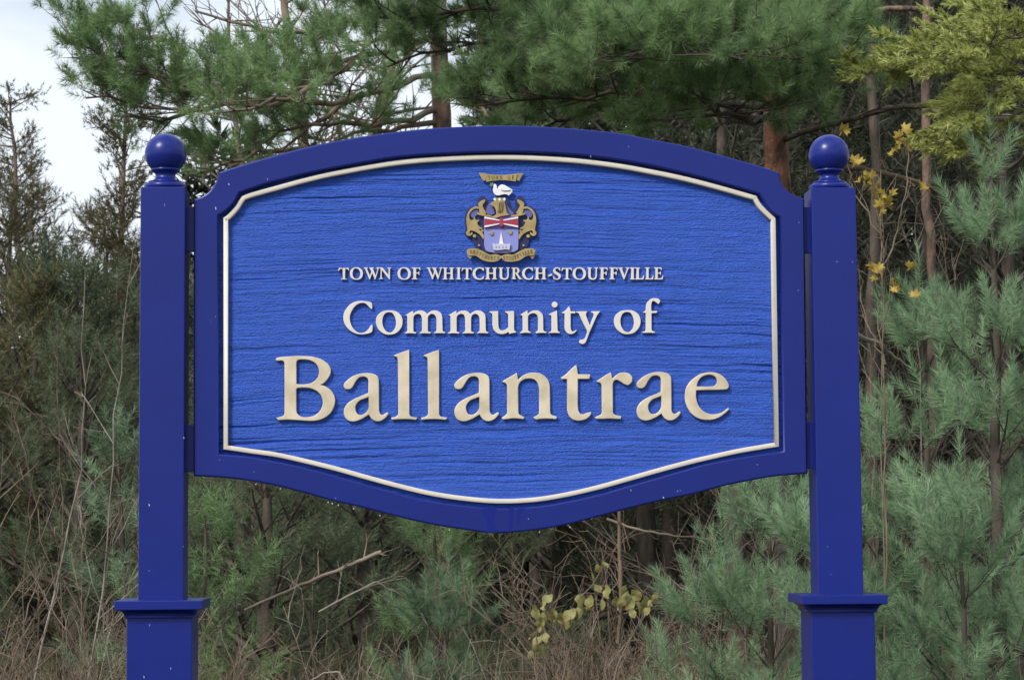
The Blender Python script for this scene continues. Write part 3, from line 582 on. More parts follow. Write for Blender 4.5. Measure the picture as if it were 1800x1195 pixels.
def leafy_branch(tb, fo, pts, r0, sub, shoot, gap, start=0.2, upb=0.35, dens=1.0, sides=4, tbase=None, clump=0.45, flat=0.6, tuft=False):
    """pts main axis; side branches every gap metres up to length sub; every branch carries shoots"""
    ln = float(np.sum(np.linalg.norm(np.diff(pts, axis=0), axis=1))); k = len(pts)
    tb.add(pts, np.linspace(r0, r0 * 0.25, k), sides)
    n = max(int(ln * (1 - start) / gap), 1); sgn = 1
    tb0 = rng.rand() * 0.5 if tbase is None else tbase
    for i in range(n + 1):
        f = start + (1 - start) * (i + rng.rand() * .6) / (n + 1); f = min(f, 0.99)
        p, d = sample(pts, f); sgn = -sgn
        lat = nrm(np.cross(d, [0, 0, 1.0]) * sgn + rng.randn(3) * 0.25 * np.array([1, 1, flat]))
        dd = nrm(d * 0.75 + lat * 0.9 + np.array([0, 0, upb * 0.5]) + rng.randn(3) * 0.12)
        sl = sub * (1 - 0.55 * f) * (0.6 + 0.6 * rng.rand()); sl = max(sl, shoot * 0.8)
        sp = curve_branch(p, dd, sl, 4, up=upb * 0.6, jit=0.07)
        tb.add(sp, np.linspace(r0 * 0.35, 0.0018, 4), 3)
        if tuft:
            for j in range(max(int(rng.randint(2, 5) * dens), 1)):
                q, e = sample(sp, 0.35 + .64 * rng.rand()); tw = curve_branch(q, nrm(e * .6 + nrm(rng.randn(3)) * .8 + np.array([0, 0, .55])), .10 + .12 * rng.rand(), 3, up=.3, jit=.1)
                tb.add(tw, [.003, .002, .0014], 3); e2 = nrm(tw[2] - tw[0]); tt0 = tb0 + rng.rand() ** 2 * .5 - .1
                for _ in range(3): fo.add(tw[1] + (tw[2] - tw[1]) * rng.rand(), nrm(e2 + rng.randn(3) * .55 + np.array([0, 0, .3])), shoot * (.6 + .5 * rng.rand()), tt0 + rng.rand() * .2)
                fo.add(tw[2], nrm(e2 + np.array([0, 0, .35])), shoot, tt0 + .25)
            fo.add(sp[-1], nrm(sp[-1] - sp[-2] + np.array([0, 0, .05])), shoot * 1.1, tb0 + .3); continue
        m = max(int(sl / shoot * 1.5 * dens), 1); s2 = 1; tb1 = tb0 + rng.rand() ** 2 * 0.45 - .1
        for j in range(m + 1):
            ff = clump + (1 - clump) * (j + .5 * rng.rand()) / (m + 1); q, e = sample(sp, min(ff, .99)); s2 = -s2
            lt = nrm(np.cross(e, [0, 0, 1.0]) * s2 + rng.randn(3) * 0.3)
            fo.add(q, nrm(e * 0.8 + lt * 0.75 + np.array([0, 0, upb]) + rng.randn(3) * 0.15), shoot * (0.7 + .5 * rng.rand()), tb1 + rng.rand() * 0.2)
        q, e = sample(sp, 0.99); fo.add(q, nrm(e + np.array([0, 0, upb])), shoot * (0.9 + .3 * rng.rand()), tb1 + 0.15 + rng.rand() * 0.2)
    q, e = sample(pts, 0.99); fo.add(q, nrm(e + np.array([0, 0, upb])), shoot * 1.2, tb0 + .2)

def px(v): return np.array([v.x, v.y, v.z])
TM = {
 'near': [shoot_template(110, 0.064, 0.0025, a0=78, a1=26, seed=i) for i in range(5)],
 'mid': [shoot_template(58, 0.066, 0.0038, a0=76, a1=28, seed=20 + i) for i in range(5)],
 'far': [shoot_template(30, 0.11, 0.010, seed=40 + i, a0=60) for i in range(5)],
 'stiff': [shoot_template(180, 0.068, 0.0026, seed=60 + i, a0=56, a1=20) for i in range(5)],
 'cedar': [shoot_template(46, 0.038, 0.0085, seed=80 + i, a0=48, a1=15) for i in range(5)],
 'sparse': [shoot_template(16, 0.06, 0.011, seed=90 + i, a0=60) for i in range(5)],
}
def finish_tree(root, tb, fo, trunk, trunk_mat, mat_, tmpl, branch_mat=None):
    base = np.array(root.location)
    tk = Tubes(); tk.add(trunk[0] - base, trunk[1], 12); tk.build('trunk', trunk_mat, root)
    if tb.V:
        tb.V = [v - base for v in tb.V]; tb.build('branches', branch_mat or M['bark_grey'], root, kind='stuff')
    if fo and fo.p:
        build_shoots('crown', np.array(fo.p) - base, fo.d, fo.L, TM[tmpl], mat_, root, np.array(fo.t))

def young_pine(pxx, ytop, Y, label, spread=0.9, mat_='needle_blue', tmpl='stiff', shoot=0.20, whorl=0.44, sub=0.36, nb=4, lo=0.04, name='young_pine', cat='pine tree', group='young pines beside the sign', trunk_r=None, bark='bark_grey', gap=0.15, tb_off=0.0, dens=1.0, elev=(18, 58), barelo=0.0):
    top = px(P(pxx, ytop, Y)); h = top[2]; base = np.array([top[0] + rng.randn() * .05, Y, -0.03])
    root = thing(name, label, cat, group, loc=tuple(base))
    n = 9; tz = np.linspace(0, 1, n); tp = base[None] * (1 - tz)[:, None] + top[None] * tz[:, None]
    tp[1:-1, :2] += rng.randn(n - 2, 2) * 0.012 * h / 3
    r0 = trunk_r or 0.014 * h
    tr = (tp, r0 * (1 - 0.88 * tz) + .003)
    tb, fo = Tubes(), Foliage()
    z = lo + barelo
    while z < 0.97:
        t = (z - lo) / (1 - lo); ln = spread * ((1 - t) ** 0.75 * 0.92 + 0.10); a0 = rng.rand() * 6.28
        for i in range(nb):
            az = a0 + i * 2 * math.pi / nb + rng.randn() * .25; el = R(elev[0] + (elev[1] - elev[0]) * t + rng.randn() * 7)
            d = np.array([math.cos(az) * math.cos(el), math.sin(az) * math.cos(el), math.sin(el)]); p, _ = sample(tp, min(z + rng.randn() * .006, .985))
            bp = curve_branch(p, d, ln * (0.75 + .4 * rng.rand()), 6, up=0.45, jit=0.06)
            leafy_branch(tb, fo, bp, r0 * 0.32 * (1 - .5 * t), sub * (1 - .45 * t), shoot, gap, start=0.22, upb=0.45, tbase=tb_off + rng.rand() * .35, dens=dens)
        z += whorl / h * (0.85 + .3 * rng.rand())
    fo.add(top, np.array([0, 0, 1.0]), shoot * 1.7, tb_off + .4)
    for i in range(4):
        a = i * 1.57 + rng.rand(); fo.add(top - np.array([0, 0, .02]), np.array([math.cos(a) * .6, math.sin(a) * .6, 1]), shoot * 1.2, tb_off + .4)
    finish_tree(root, tb, fo, tr, M[bark], M[mat_], tmpl)
    return root

def limb_tree(name, label, cat, trunk_px, limbs, mat_, tmpl, bark, r0, group=None, shoot=0.15, sub=0.5, gap=0.12, upb=0.25, dens=1.0, start=0.25, tb_off=0.0, branch_mat=None, bare=(), rl=0.022, tuft=False):
    tp = np.array([px(P(*q)) for q in trunk_px]); base = np.array([tp[0][0], tp[0][1], -0.03]); tp = np.vstack([base, tp])
    root = thing(name, label, cat, group, loc=tuple(base)); k = len(tp); f = np.linspace(0, 1, k)
    # resample the trunk smoothly
    tt_ = np.linspace(0, k - 1, 24); tpp = np.array([sample(tp, a / (k - 1))[0] for a in tt_]); tpp[1:-1, 0] += rng.randn(22) * .006
    tb, fo = Tubes(), Foliage()
    for lm in limbs:
        c = np.array([px(P(*q)) for q in lm]); m = len(c)
        cc = np.array([sample(c, a)[0] for a in np.linspace(0, 1, 3 * m)]); cc[1:] += rng.randn(3 * m - 1, 3) * .014
        leafy_branch(tb, fo, cc, rl, sub, shoot, gap, start=start, upb=upb, dens=dens, sides=6, tbase=tb_off + rng.rand() * .3, tuft=tuft)
    for lm in bare:
        c = np.array([px(P(*q)) for q in lm]); m = len(c); cc = np.array([sample(c, a)[0] for a in np.linspace(0, 1, 3 * m)]); cc[1:] += rng.randn(3 * m - 1, 3) * .012
        tb.add(cc, np.linspace(rl, rl * .3, 3 * m), 6); bare_twigs(tb, cc, 0.5, 0.13, 2)
    finish_tree(root, tb, fo, (tpp, r0 * (1 - 0.45 * np.linspace(0, 1, 24))), M[bark], M[mat_], tmpl, branch_mat)
    return root

def bare_twigs(tb, pts, ln, gap, depth, r=0.006, up=0.15, rmin=0.0014):
    L0 = float(np.sum(np.linalg.norm(np.diff(pts, axis=0), axis=1))); n = max(int(L0 / gap), 1)
    for i in range(n):
        f = 0.2 + .8 * (i + rng.rand()) / n; p, d = sample(pts, min(f, .99))
        dd = nrm(d * 0.8 + nrm(rng.randn(3)) * 0.75 + np.array([0, 0, up]))
        l2 = ln * (0.4 + .8 * rng.rand()) * (1 - .4 * f); sp = curve_branch(p, dd, l2, 5, up=up, jit=0.13)
        tb.add(sp, np.linspace(r, rmin, 5), 3)
        if depth > 1: bare_twigs(tb, sp, ln * .5, gap * .8, depth - 1, r * .6, up, rmin)

def bare_tree(name, label, cat, trunk_px, r0, nlimb, ln, mat_, group=None, start=0.3, gap=0.16, depth=3, up=0.5, fol=None, el=(20, 60), rmin=0.0016, fm='needle_olive', leaf_n=0):
    tp = np.array([px(P(*q)) for q in trunk_px]); base = np.array([tp[0][0], tp[0][1], -0.03]); tp = np.vstack([base, tp]) if tp[0][2] > 0.3 else tp
    root = thing(name, label, cat, group, loc=tuple(base)); tpp = np.array([sample(tp, a)[0] for a in np.linspace(0, 1, 16)]); tpp[1:-1] += rng.randn(14, 3) * .012
    tb, fo = Tubes(), Foliage()
    for i in range(nlimb):
        f = start + (1 - start) * (i + .5 * rng.rand()) / nlimb; p, d = sample(tpp, min(f, .99)); az = rng.rand() * 6.28; e = R(el[0] + (el[1] - el[0]) * rng.rand())
        dd = np.array([math.cos(az) * math.cos(e), math.sin(az) * math.cos(e), math.sin(e)]); l2 = ln * (1.1 - .75 * (f - start) / (1 - start)) * (.6 + .6 * rng.rand())
        sp = curve_branch(p, dd, l2, 6, up=up * .3, jit=.08); rr = max(r0 * .3 * (1 - .6 * f), rmin * 2)
        tb.add(sp, np.linspace(rr, rmin * 1.3, 6), 4); bare_twigs(tb, sp, l2 * .5, gap, depth - 1, rr * .5, up * .3, rmin)
        if fol:
            for _ in range(int(l2 / fol)):
                q, e_ = sample(sp, .2 + .78 * rng.rand()); fo.add(q + rng.randn(3) * l2 * .12, nrm(e_ + rng.randn(3) * .6 + np.array([0, 0, .3])), .16, rng.rand() * .7)
    finish_tree(root, tb, fo if fol else None, (tpp, r0 * (1 - .85 * np.linspace(0, 1, 16))), M[mat_], M[fm], 'sparse', M[mat_])
    return root

# ---- big pines whose limbs cross above the board
limb_tree('red_pine', 'tall red barked pine rising right behind the upper right corner of the board', 'pine tree',
    [(1372, 600, 13), (1366, 300, 13), (1362, 100, 13), (1368, -150, 13), (1372, -500, 13)],
    [[(1366, -30, 13), (1200, -20, 12.2), (1000, 0, 11.8), (820, 20, 11.6), (660, 30, 11.6)],
     [(1366, 60, 13), (1200, 50, 12.4), (1020, 60, 12.0), (860, 70, 11.8), (680, 110, 11.8)],
     [(1366, 140, 13), (1250, 110, 12.0), (1100, 90, 11.4), (980, 80, 11.2)],
     [(1366, 190, 13), (1260, 180, 12.2), (1120, 170, 11.7), (960, 175, 11.5), (840, 180, 11.4)],
     [(1364, 110, 13), (1340, 110, 11.8), (1310, 90, 10.9), (1270, 100, 10.4)],
     [(1364, 200, 13), (1330, 210, 12.2), (1290, 200, 11.4), (1230, 190, 11.0)],
     [(1364, 60, 13), (1420, 90, 12.0), (1450, 110, 11.6), (1470, 125, 11.5)],
     [(1200, 60, 12.4), (1100, 160, 12.2), (1020, 200, 12.2), (930, 225, 12.2)],
     [(1364, -80, 13), (1150, -90, 13), (950, -70, 13), (760, -40, 13)],
     [(1364, 0, 13), (1290, 40, 11.6), (1180, 80, 10.9), (1100, 110, 10.6)]],
    'needle', 'near', 'bark_red', 0.088, shoot=0.10, sub=0.58, gap=0.086, upb=0.18, dens=1.0, start=0.2, tb_off=0.05, tuft=True)
BAREJ = [[(772, -40, 17), (650, 30, 16.2), (560, 60, 16), (450, 50, 15.7), (340, 20, 15.6)], [(772, 215, 17), (690, 225, 16.6), (620, 235, 16.5), (560, 270, 16.5)], [(640, 165, 16), (560, 215, 16), (500, 260, 16)]]
limb_tree('pine_tree', 'pine with a rough grey-red trunk showing above the middle left of the board', 'pine tree',
    [(782, 500, 17), (777, 220, 17), (772, 100, 17), (768, -200, 17), (765, -500, 17)],
    [[(772, 60, 17), (620, 110, 16.2), (470, 140, 15.6), (330, 150, 15.2), (210, 110, 15), (115, 65, 15)],
     [(772, 130, 17), (640, 165, 16), (520, 185, 15.5), (390, 190, 15.2), (260, 190, 15.1), (160, 165, 15)],
     [(330, 95, 15.5), (290, 70, 15.4), (240, 55, 15.4), (215, 45, 15.4)],
     [(772, 30, 17), (700, 60, 16.4), (640, 80, 16.2), (580, 90, 16)],
     [(772, 190, 17), (690, 220, 16.5), (600, 215, 16), (520, 225, 15.8), (460, 245, 15.8)],
     [(500, 190, 15.6), (400, 165, 15.2), (300, 150, 15.1), (230, 120, 15.1), (170, 100, 15.1)],
     [(620, 110, 16.2), (560, 150, 15), (470, 180, 14.7), (400, 200, 14.6)],
     [(700, 240, 17), (600, 260, 16.3), (480, 262, 16.3), (400, 285, 16.2), (350, 310, 16.2)],
     [(772, 150, 17), (850, 195, 16.4), (880, 215, 16)],
     [(470, 140, 15.6), (380, 170, 15.4), (290, 215, 15.4), (215, 205, 15.4)]],
    'needle', 'mid', 'bark_brown', 0.088, shoot=0.11, sub=0.56, gap=0.105, upb=0.30, dens=1.0, tuft=True, bare=BAREJ, start=0.12, tb_off=0.12, rl=0.026, branch_mat=M['twig'])
# ---- twiggy bare trees against the sky
bare_tree('bare_tree', 'leafless tree with fine curling twigs behind the upper left pine limb', 'tree', [(560, 700, 20), (540, 300, 20), (500, 0, 20), (470, -300, 20)], 0.09, 34, 1.35, 'twig', start=.35, gap=.13, depth=3, el=(-10, 50), rmin=.0032)
bare_tree('bare_tree', 'leafless grey forked tree seen just left of the grey-red pine trunk', 'tree', [(640, 700, 23), (655, 250, 23), (690, 100, 23), (720, -200, 23)], 0.12, 26, 1.6, 'twig', start=.3, gap=.16, depth=3, el=(0, 60), rmin=.004)
bare_tree('bare_tree', 'leafless tree whose twigs fan out behind the left ball finial', 'tree', [(450, 700, 18), (430, 330, 18), (410, 150, 18), (400, -80, 18)], 0.05, 26, .8, 'twig', start=.3, gap=.12, depth=3, el=(-20, 45), rmin=.0028)
bare_tree('larch_tree', 'thin larch standing at the far left edge against the sky', 'tree', [(45, 600, 30), (30, 380, 30), (18, 175, 30)], 0.09, 60, 1.0, 'twig', start=.28, gap=.2, depth=3, el=(0, 45), fol=.028, rmin=.004)
bare_tree('larch_tree', 'sparse olive larch with a straight stem just left of the left post', 'tree', [(208, 700, 24), (215, 330, 24), (222, 60, 24)], 0.06, 74, 0.62, 'twig', start=.30, gap=.18, depth=3, el=(0, 45), fol=.026, rmin=.0035)

# ---- wood behind
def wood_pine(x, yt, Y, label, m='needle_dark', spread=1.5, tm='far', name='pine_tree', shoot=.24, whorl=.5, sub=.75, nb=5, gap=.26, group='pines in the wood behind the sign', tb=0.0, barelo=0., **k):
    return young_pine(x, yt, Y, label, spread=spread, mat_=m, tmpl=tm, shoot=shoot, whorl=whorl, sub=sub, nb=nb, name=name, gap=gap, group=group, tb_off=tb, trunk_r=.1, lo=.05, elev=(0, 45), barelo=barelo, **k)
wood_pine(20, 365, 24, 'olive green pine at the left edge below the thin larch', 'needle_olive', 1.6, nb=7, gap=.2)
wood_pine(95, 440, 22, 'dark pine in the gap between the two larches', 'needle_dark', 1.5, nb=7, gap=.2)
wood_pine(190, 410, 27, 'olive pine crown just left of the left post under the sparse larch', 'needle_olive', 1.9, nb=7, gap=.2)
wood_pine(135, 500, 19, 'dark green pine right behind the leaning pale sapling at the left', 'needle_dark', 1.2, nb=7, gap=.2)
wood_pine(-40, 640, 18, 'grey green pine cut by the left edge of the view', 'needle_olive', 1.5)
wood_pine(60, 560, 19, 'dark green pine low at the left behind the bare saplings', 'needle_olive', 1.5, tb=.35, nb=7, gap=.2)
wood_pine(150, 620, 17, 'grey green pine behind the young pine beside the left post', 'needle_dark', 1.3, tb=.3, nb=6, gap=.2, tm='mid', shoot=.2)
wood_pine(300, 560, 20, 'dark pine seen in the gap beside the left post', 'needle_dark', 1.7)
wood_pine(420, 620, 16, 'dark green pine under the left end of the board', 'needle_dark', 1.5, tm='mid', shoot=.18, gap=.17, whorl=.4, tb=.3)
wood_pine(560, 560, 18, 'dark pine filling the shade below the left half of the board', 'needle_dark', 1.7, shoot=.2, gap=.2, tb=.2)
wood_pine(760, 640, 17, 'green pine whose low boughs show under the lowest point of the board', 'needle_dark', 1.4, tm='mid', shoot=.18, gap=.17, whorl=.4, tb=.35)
wood_pine(960, 560, 21, 'dark pine deep behind the brush below the centre of the board', 'needle_shaded', 1.7)
wood_pine(1180, 500, 19, 'dark pine behind the thin reddish sapling under the board', 'needle_shaded', 1.6)
wood_pine(1300, 640, 23, 'dark pine deep behind the bushy young pine under the board corner', 'needle_shaded', 2.0)
wood_pine(1120, -60, 19, 'tall dark pine behind the limbs above the centre of the board', 'needle_shaded', 1.9, barelo=.3, tb=.1)
wood_pine(930, -20, 23, 'tall dark pine above the emblem behind green limbs', 'needle_shaded', 2.0, barelo=.3)
wood_pine(1260, -120, 17, 'tall dark pine just left of the red trunk', 'needle_shaded', 1.7, barelo=.3)
wood_pine(1470, -120, 18, 'tall dark pine behind the right ball finial', 'needle_shaded', 1.8, barelo=.12)
wood_pine(1600, -60, 20, 'tall dark pine right of the right post', 'needle_shaded', 1.9, barelo=.12)
wood_pine(1760, -120, 18, 'tall dark pine near the right edge behind the cedar', 'needle_shaded', 1.8, barelo=.1)
wood_pine(1850, 100, 22, 'dark pine cut by the right edge of the view', 'needle_shaded', 2.0, barelo=.05)
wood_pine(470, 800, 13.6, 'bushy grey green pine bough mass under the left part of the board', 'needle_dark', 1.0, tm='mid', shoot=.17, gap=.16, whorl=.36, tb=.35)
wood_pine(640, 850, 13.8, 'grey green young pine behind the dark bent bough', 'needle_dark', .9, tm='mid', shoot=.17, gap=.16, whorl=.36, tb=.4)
young_pine(765, 860, 12.6, 'bright green young pine top touching the lowest part of the board', spread=.55, mat_='needle', tmpl='near', shoot=.16, gap=.17, group='young pines beside the sign', nb=4)
# far wood as one mass
fo = Foliage(); tbf = Tubes()
for i in range(95):
    X = rng.uniform(-8, 16); Yd = rng.uniform(27, 44)
    ppx = 900 + X / Yd * F_PX
    h = rng.uniform(3.4, 4.6) if ppx < 250 else (rng.uniform(4.5, 6.5) if ppx < 900 else rng.uniform(9, 12))
    tbf.add(np.array([[X, Yd, 0], [X + rng.randn() * .1, Yd, h * .5], [X, Yd, h]]), [.12, .08, .02], 5)
    for _ in range(int(h * 46)):
        z = h * rng.rand() ** .8; rr = 1.7 * (1 - z / h) ** .7 * math.sqrt(rng.rand()) + .1; a = rng.rand() * 6.28
        fo.add(np.array([X + rr * math.cos(a), Yd + rr * math.sin(a), z]), np.array([math.cos(a), math.sin(a), .35 + rng.randn() * .3]), .5, rng.rand() * .5)
TM['vfar'] = [shoot_template(16, 0.20, 0.055, seed=140 + i, a0=65) for i in range(4)]
fw = build_shoots('distant_wood', fo.p, fo.d, fo.L, TM['vfar'], M['needle_shaded'], None, np.array(fo.t)); fw['kind'] = 'stuff'; fw['label'] = 'dark mass of evergreen wood far behind the sign'; fw['category'] = 'wood'
wt = tbf.build('distant_trunks', M['bark_grey'], fw)

# ---- young blue-green pines on the right and below
G = 'young pines beside the sign'
young_pine(1742, 310, 10.3, 'tallest young blue green pine with pale stem near the right edge', spread=.58, group=G, gap=.23, tb_off=.25)
young_pine(1618, 560, 10.9, 'upright young blue green pine just right of the right post', spread=.62, group=G, gap=.21, tb_off=.2)
young_pine(1835, 640, 10.4, 'young blue green pine cut by the right edge of the view', spread=.7, group=G, gap=.23, tb_off=.2)
young_pine(1540, 800, 11.4, 'low young pine right behind the collar of the right post', spread=.62, group=G, gap=.21, tb_off=.15)
young_pine(1690, 900, 9.9, 'low bushy young pine in the lower right corner', spread=.6, group=G, gap=.21, tb_off=.1)
young_pine(1350, 860, 10.8, 'bushy young pine under the lower right corner of the board', spread=.66, group=G, gap=.20, tb_off=.2)
young_pine(1268, 1000, 10.8, 'small young pine left of the bushy one below the board', spread=.55, group=G, gap=.21, tb_off=.12)
young_pine(1440, 980, 10.0, 'small young pine crossing behind the right post near the bottom', spread=.5, group=G, gap=.21, tb_off=.15)
young_pine(208, 760, 14, 'young green pine beside the left post at mid height', spread=.62, group=G, gap=.13, mat_='needle_blue', tb_off=-.05, tmpl='mid', shoot=.16)
young_pine(360, 905, 12.5, 'young dark green pine inside the left post below the board', spread=.75, group=G, gap=.13, mat_='needle', tb_off=-.05, tmpl='mid', shoot=.16)
young_pine(790, 1040, 12.0, 'small grey green pine seedling among the brush left of centre', spread=.35, group=G, gap=.13, mat_='needle_blue', tb_off=-.1, shoot=.15)

# ---- cedar top right
limb_tree('cedar_tree', 'yellow green cedar hanging into the upper right corner', 'cedar tree',
    [(1880, 500, 11.5), (1870, 100, 11.5), (1860, -200, 11.5)],
    [[(1870, -20, 11.5), (1780, 40, 11.3), (1700, 60, 11.2), (1620, 90, 11.2), (1570, 115, 11.2)],
     [(1870, 60, 11.5), (1790, 100, 11.4), (1700, 110, 11.2), (1610, 125, 11.2), (1490, 115, 11.2)],
     [(1870, 120, 11.5), (1800, 150, 11.3), (1740, 180, 11.2), (1680, 215, 11.1), (1650, 260, 11.1)],
     [(1870, 40, 11.5), (1830, 50, 11.0), (1760, 120, 10.9), (1700, 170, 10.9)],
     [(1870, -60, 11.5), (1800, -20, 11.2), (1720, 20, 11.2), (1660, 60, 11.2)],
     [(1870, 150, 11.5), (1810, 190, 11.3), (1740, 240, 11.2), (1690, 262, 11.2)],
     [(1870, 20, 11.5), (1800, 60, 10.6), (1720, 90, 10.4), (1640, 110, 10.4)],
     [(1870, 80, 11.5), (1810, 120, 10.6), (1740, 160, 10.5), (1700, 200, 10.5)]],
    'cedar', 'cedar', 'bark_grey', 0.06, shoot=0.085, sub=0.36, gap=0.045, upb=0.15, dens=1.0, start=.15, tb_off=.1, rl=.008)

# ---- dead limbs between the trunks on the right
def limb(name, label, pts, r0, r1, m, cat='branch', twigs=0.0, group=None):
    c = np.array([px(P(*q)) for q in pts]); cc = np.array([sample(c, a)[0] for a in np.linspace(0, 1, 4 * len(c))]); cc[1:-1] += rng.randn(len(cc) - 2, 3) * r0 * .25
    tb = Tubes(); tb.add(cc, np.linspace(r0, r1, len(cc)), 8)
    if twigs: bare_twigs(tb, cc, twigs, .12, 2, r1 * .5, .1, .0016)
    o = tb.build(name, m, None); o['label'] = label; o['category'] = cat
    if group: o['group'] = group
    return o
limb('dead_branch', 'brown dead limb sloping up behind the right ball finial', [(1340, 262, 13.3), (1420, 228, 12.6), (1490, 212, 12.3), (1560, 190, 12.2), (1640, 185, 12.2)], .020, .014, M['bark_grey'], twigs=.25)
limb('dead_branch', 'pale fallen limb reaching the right edge under the cedar', [(1640, 195, 12.0), (1720, 205, 11.9), (1830, 218, 11.8)], .020, .024, M['twig_pale'])
limb('dead_branch', 'thin brown limb right of the right ball finial', [(1478, 292, 11.2), (1540, 300, 11.3), (1600, 318, 11.4), (1670, 340, 11.5)], .015, .010, M['twig_red'], twigs=.2)
limb('dead_branch', 'brown dead limb near the top between the red trunk and the cedar', [(1410, 38, 12.8), (1500, 20, 12.6), (1580, 14, 12.6), (1640, 18, 12.6)], .013, .016, M['bark_brown'])
limb('dead_branch', 'pale broken limb at mid height just right of the right post', [(1505, 588, 10.7), (1545, 604, 10.8), (1590, 640, 10.9)], .014, .006, M['twig_pale'])
limb('dead_branch', 'long thin bough crossing just under the right half of the board', [(1066, 912, 11.2), (1110, 928, 11.2), (1170, 940, 11.2), (1250, 948, 11.3)], .007, .005, M['twig'], twigs=.15)
limb('dead_branch', 'dark bent dead bough low under the left half of the board', [(430, 1072, 12.8), (500, 1040, 12.8), (560, 1015, 12.9), (620, 992, 13), (670, 970, 13)], .008, .013, M['twig'], twigs=.25)
limb('dead_branch', 'grey forked dead bough low left of centre', [(560, 1075, 12), (610, 1048, 12), (660, 1022, 12.1), (715, 1052, 12.2)], .005, .006, M['twig_pale'], twigs=.3)
limb('dead_branch', 'pale arching dead stem at the bottom edge left of centre', [(540, 1200, 10.5), (570, 1182, 10.5), (595, 1180, 10.5), (606, 1200, 10.5)], .004, .004, M['twig_pale'])
limb('slim_trunk', 'slim reddish trunk among dark pines right of the right post', [(1640, 1150, 14), (1636, 800, 14), (1640, 540, 14), (1628, 300, 14), (1630, -50, 14)], .032, .026, M['bark_brown'], 'tree trunk')
limb('slim_trunk', 'dark slim trunk touching the right post', [(1532, 1150, 15), (1530, 700, 15), (1540, 300, 15), (1520, -50, 15)], .04, .03, M['bark_grey'], 'tree trunk')
limb('sapling', 'thin reddish dead sapling stem standing below the right half of the board', [(1086, 1130, 11), (1092, 1060, 11), (1090, 980, 11), (1086, 850, 11)], .010, .009, M['twig_red'], twigs=.2)

# ---- saplings and brush
def sapling(label, x0, y0, x1, y1, Y, r, n, ln, m, group, name='bare_sapling', dep=3, gap=.12, mid=0):
    return bare_tree(name, label, 'sapling', [(x0, y0, Y), ((x0 + x1) / 2 + mid, (y0 + y1) / 2, Y), (x1, y1, Y)], r * .55, max(int(n * .6), 5), ln * .85, m, group, start=.25, gap=gap, depth=dep, el=(20, 70), up=.6, rmin=.0016)
GB = 'bare saplings at the left'
for args in (('pale bare sapling leaning right beside the left post', 160, 1190, 235, 430, 12, .014, 16, .75, 'twig_pale', GB),
             ('crooked grey snag leaning right with broken top at the left', 60, 1190, 150, 470, 13, .020, 10, .6, 'twig_pale', GB, 'bare_sapling', 3, .12, 40),
             ('slim upright bare sapling third from the left post', 110, 1190, 100, 560, 14, .010, 12, .6, 'twig', GB),
             ('bare sapling leaning left toward the left edge', 130, 1190, 20, 700, 12.4, .012, 14, .7, 'twig', GB),
             ('reddish bare sapling at the lower left corner', 20, 1190, 60, 820, 11, .008, 12, .5, 'twig_red', GB),
             ('pale crossing bare stem low beside the left post', 200, 1190, 120, 780, 11.2, .008, 14, .55, 'twig_pale', GB),
             ('fine bare sapling close to the left post foot', 235, 1190, 190, 860, 10.8, .006, 14, .5, 'twig', GB),
             ('straight grey sapling at the left edge', -10, 1190, 5, 760, 12, .010, 12, .6, 'twig', GB)):
    sapling(*args)
GR = 'bare saplings behind the right post'
sapling('thin upright sapling between the right finial and the cedar', 1550, 620, 1545, 215, 10.8, .008, 12, .4, 'twig', GR)
sapling('pale thin sapling rising under the cedar', 1615, 640, 1608, 240, 11.8, .008, 10, .4, 'twig_pale', GR)
sapling('dark bare sapling beside the right post shaft', 1535, 900, 1525, 430, 11.6, .012, 14, .5, 'twig', GR)

def brush(label, x, Y, h, n, spread, m, name='bramble_bush', cat='bush', r=.0042, group='brush under the board'):
    p = P(x, 1000, Y); base = np.array([p.x, Y, -.03]); root = thing(name, label, cat, group, loc=tuple(base)); tb = Tubes()
    for i in range(int(n * .95)):
        a = rng.rand() * 6.28; d = nrm(np.array([math.cos(a) * .45, math.sin(a) * .35, 1])); b0 = base + np.array([rng.randn() * spread, rng.randn() * .2, 0])
        sp = curve_branch(b0, d, h * (.6 + .6 * rng.rand()), 8, up=-.1, jit=.11); tb.add(sp, np.linspace(r, .0016, 8), 4)
        bare_twigs(tb, sp, .45, .13, 2, .003, .05, .0013)
    tb.V = [v - base for v in tb.V]; tb.build('canes', m, root, kind='stuff'); return root
for a in (('grey brown bramble tangle beside the left post below the board', 420, 11.5, 1.05, 18, .3, 'twig'),
          ('reddish bramble tangle under the left quarter of the board', 560, 11, .95, 18, .3, 'twig_red'),
          ('pale bramble tangle under the board left of centre', 700, 11.2, .98, 16, .3, 'twig_pale'),
          ('dark bramble tangle deeper in, left of centre', 640, 13, 1.25, 16, .4, 'twig'),
          ('tall pale bramble tangle under the lowest point of the board', 880, 11.4, 1.18, 22, .3, 'twig_pale'),
          ('reddish bramble tangle just right of centre with yellow leaves', 1000, 10.8, 1.2, 24, .26, 'twig_red'),
          ('tall brown bramble tangle around the reddish sapling stem', 1100, 11.4, 1.5, 22, .3, 'twig'),
          ('brown bramble tangle left of the small young pines', 1190, 11.8, 1.55, 18, .3, 'twig_red'),
          ('grey bramble tangle at the far lower left', 50, 11.5, 1.3, 18, .35, 'twig'),
          ('brown bramble tangle at the foot of the left post', 180, 11.2, 1.2, 20, .3, 'twig_red')):
    brush(a[0], *a[1:6], M[a[6]])
